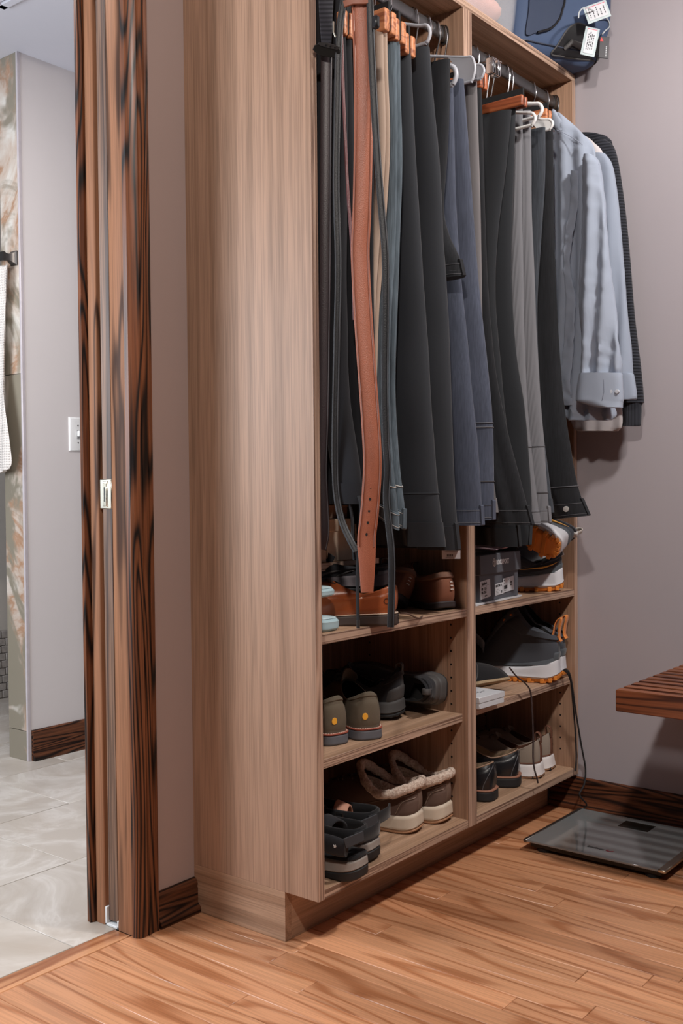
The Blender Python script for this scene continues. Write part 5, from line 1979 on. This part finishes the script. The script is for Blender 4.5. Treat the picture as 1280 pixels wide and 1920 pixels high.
crumple('white folded cloth at the bottom of the clear bin', .640, .850, .040, .285, zb+.0066, zb+.040, plain('white_cloth', (206, 206, 212), .85), 1)
crumple('pink folded cloth on the white one inside the clear bin', .655, .855, .034, .270, zb+.044, zb+.110, plain('pink_cloth', (220, 168, 156), .85), 5)

bag_navy = fabric('navy_ballistic', (66, 82, 112), sheen=.15, var=.08, weave=1500, rough=.6)
bag_dark = fabric('navy_panel', (52, 62, 84), sheen=.15, var=.08, weave=1500, rough=.65)
su = thing('suitcase', 'navy soft suitcase with a black side handle and white luggage tags', 'suitcase', (1.02, .12, ZT+T))


_bo = {}


def bag_outline(i, z=0.0):
    k_ = (round(i, 5), round(z, 5))
    if k_ not in _bo:
        _bo[k_] = bag_outline_(i, z)
    return _bo[k_]


def bag_outline_(i, z=0.0):
    pts_ = [(.895, .300), (.892, .10), (.905, .040), (.960, .012), (1.030, -.018), (1.085, -.042), (1.128, -.062), (1.1515, -.045), (1.153, .06), (1.150, .300), (1.120, .325), (.93, .325)]
    n_ = len(pts_)
    out = []
    bulge = .050*math.sin(min(1, max(0, z)/.13)*PI/2)
    for k in range(72):
        s_q = k/72*n_
        a = int(s_q)
        t_ = s_q-a
        P4 = [pts_[(a+d) % n_] for d in (-1, 0, 1, 2)]
        q = [.5*(2*B+(C-A)*t_+(2*A-5*B+4*C-D_)*t_*t_+(3*B-A-3*C+D_)*t_**3) for A, B, C, D_ in zip(*P4)]
        dx, dy = q[0]-1.03, q[1]-.12
        ln = math.hypot(dx, dy)
        q = [1.03+dx*(1-i/ln), .12+dy*(1-i/ln)]
        q[1] -= bulge*max(0, min(1, (q[0]-.88)/.22))*max(0, min(1, (.12-q[1])/.12))
        out.append((min(q[0], 1.1545), q[1]))
    return out


zs0 = ZT+T+.0006
SUR = [(zs0, .030), (zs0+.002, .018), (zs0+.010, .008), (zs0+.024, .003), (zs0+.05, .000), (zs0+.10, 0), (zs0+.19, 0), (zs0+.25, .002), (zs0+.285, .010), (zs0+.302, .025), (zs0+.308, .045)]
obj('shell', MB().loft([[Vector((a, c_2, z)) for a, c_2 in bag_outline(i, z-zs0)] for z, i in SUR]), bag_navy, su, ang=70)


def sl(k, z, off=.0):
    """point on the bag side: outline index k (0-72), height z"""
    i = 0
    for (a, p), (c_2, q) in zip(SUR, SUR[1:]):
        if a <= z <= c_2 and c_2 > a:
            i = p+(q-p)*(z-a)/(c_2-a)
            break
    o_ = bag_outline(i, z-zs0)
    k = k % 72
    a = int(k)
    A, B = Vector(o_[a]), Vector(o_[(a+1) % 72])
    p = A.lerp(B, k-a)
    d = (B-A).normalized()
    n_ = Vector((d.y, -d.x))
    if n_.dot(p-Vector((1.03, .12))) < 0:
        n_ = -n_
    return Vector((p.x+n_.x*off, p.y+n_.y*off, z))


def su_patch(name, mat, poly, off, parent=None):
    """closed patch following the side; poly in (k, dz) about its own centre"""
    ck_ = sum(p[0] for p in poly)/len(poly)
    cz_ = sum(p[1] for p in poly)/len(poly)
    rings = []
    for s_q, o_ in ((1.0, -.002), (.985, off), (.75, off), (.4, off), (.05, off)):
        rings.append([sl(ck_+(k-ck_)*s_q, zs0+cz_+(z-cz_)*s_q, o_) for k, z in poly])
    return child(obj(name, MB().loft(rings, False, True), mat, parent or su, ang=50))


def rpoly(pts_, n=40):
    m_ = len(pts_)
    out = []
    for k in range(n):
        s_q = k/n*m_
        a = int(s_q)
        t_ = s_q-a
        P4 = [pts_[(a+d) % m_] for d in (-1, 0, 1, 2)]
        out.append(tuple(.5*(2*B+(C-A)*t_+(2*A-5*B+4*C-D_)*t_*t_+(3*B-A-3*C+D_)*t_**3) for A, B, C, D_ in zip(*P4)))
    return out




def pix_on_bag(u, v):
    best = None
    for k in range(26, 92):
        for j in range(2, 60):
            q_ = sl(k/2, zs0+j*.005)
            d = q_-CAM
            e_ = (640+F_PX*d.dot(RT)/d.dot(fw)-u)**2+(960-F_PX*d.dot(UP)/d.dot(fw)-v)**2
            if best is None or e_ < best[0]:
                best = (e_, k/2, j*.005)
    return best[1:]


REC_PX = [(1031, 102), (1044, 86), (1058, 62), (1072, 46), (1090, 44), (1108, 56), (1124, 76), (1127, 100), (1118, 118), (1098, 122), (1074, 116), (1050, 110)]
recess = su_patch('handle_recess', black_plastic, rpoly([pix_on_bag(*q_) for q_ in REC_PX]), .003)
grip = [pix_on_bag(*q_) for q_ in ((1056, 92), (1068, 84), (1082, 88), (1096, 98), (1108, 104))]
obj('handle_grip', MB().tube([sl(k, zs0+z, o_) for (k, z), o_ in zip(grip, (.003, .010, .013, .010, .003))], [.005, .008, .009, .008, .005], 10), char_rub, su)
rim = rpoly([pix_on_bag(*q_) for q_ in REC_PX], 44)
obj('recess_rim', MB().tube([sl(k, zs0+z, .003) for k, z in rim+rim[:1]], .0022, 6), char_rub, su)

pocket = [pix_on_bag(*q_) for q_ in ((984, 66), (1004, 63), (1030, 54), (1046, 40), (1052, 20), (1054, 0), (1052, -30), (1030, -60), (1000, -70))]
su_patch('front_pocket', bag_dark, rpoly(pocket+[(14.5, .20), (14.0, .10)]), .006)
edge_pts = [sl(k, zs0+z, .007) for k, z in cr(pocket[1:7], 30)]
obj('zip_piping', MB().tube(edge_pts, .0030, 8), black_plastic, su)
obj('piping', MB().tube([sl(k, zs0+.028, .002) for k in range(8, 46)], .0022, 6), plain('navy_piping', (38, 46, 64), .5), su)


def lug_tag(label, c, xdir, ydir, w_, h_, nlines, seed, clearp=True):
    t = thing('luggage_tag', label, 'luggage tag', tuple(c))
    M = frame(c, xdir, ydir)
    obj('sleeve', MB().box(-w_/2-.006, w_/2+.006, -h_/2-.006, h_/2+.006, -.0015, -.0002, .0004, M=M), plain('tag_sleeve', (176, 190, 194), .3), t)
    obj('card', MB().box(-w_/2, w_/2, -h_/2, h_/2, 0, .0008, M=M), paper, t)
    random.seed(seed)
    mb = MB()
    for k in range(nlines):
        x_ = -w_/2+.006+k*(w_-.012)/max(1, nlines-1)
        y_ = -h_/2+h_*(.12+.1*random.random())
        while y_ < h_/2-h_*(.15+.2*random.random()):
            ln = random.uniform(.003, .008)
            mb.box(x_-.0011, x_+.0011, y_, min(y_+ln, h_/2-.004), .0008, .0011, M=M)
            y_ += ln+.0022
    obj('lettering', mb, plain('tag_ink', (50, 50, 58), .6), t)
    red = MB().box(-w_/2, w_/2, h_/2-.0004, h_/2+.0010, 0, .0010, M=M)
    obj('red_edge', red, plain('tag_red', (214, 64, 92), .5), t)
    return t


ca_ = pt(1106, 78, 'y', -.112)
lug_tag('white luggage tag hanging down over the suitcase handle', ca_, VD*.98+Vector((0, 0, -.22)), Vector((.16, -.05, 1)), .026, .066, 4, 4)
cb_ = pt(1119, 22, 'y', -.118)
lug_tag('white luggage tag tilted across the top of the handle', cb_, VD+Vector((0, 0, .35)), Vector((-.35*.62, .35*.78, 1))*1.0, .052, .034, 5, 9)
bk = thing('luggage_tag', 'black luggage tag with a red triangle mark at the right of the handle', 'luggage tag', tuple(pt(1133, 85, 'y', -.108)))
M = frame(pt(1131, 88, 'y', -.107), VD+Vector((0, 0, -.1)), Vector((.1, 0, 1)))
obj('card', MB().box(-.012, .014, -.032, .028, 0, .002, .0008, M=M), plain('black_tag', (54, 52, 58), .5), bk)
obj('red_triangle', MB().prism([(-.011, .014), (-.002, .014), (-.0075, .025)], M @ Matrix.Translation((0, 0, .002)), .0006), plain('tag_red_mark', (224, 52, 58), .5), bk)
mb = MB()
for k in range(6):
    mb.box(.006, .009, -.026+.0048*k, -.023+.0048*k, .002, .0024, M=M)
obj('lettering', mb, paper, bk)
q = [tuple(pt(u, v, 'y', -.112)) for u, v in ((1084, 34), (1086, 22), (1096, 14), (1112, 20), (1130, 30), (1140, 38), (1142, 50), (1134, 58), (1129, 64))]
tag(obj('tag_loop', MB().tube(cr(q, 40), .0018, 7), plain('clear_loop', (186, 192, 196), .25)), 'clear plastic loop that holds the luggage tags', 'tag loop')
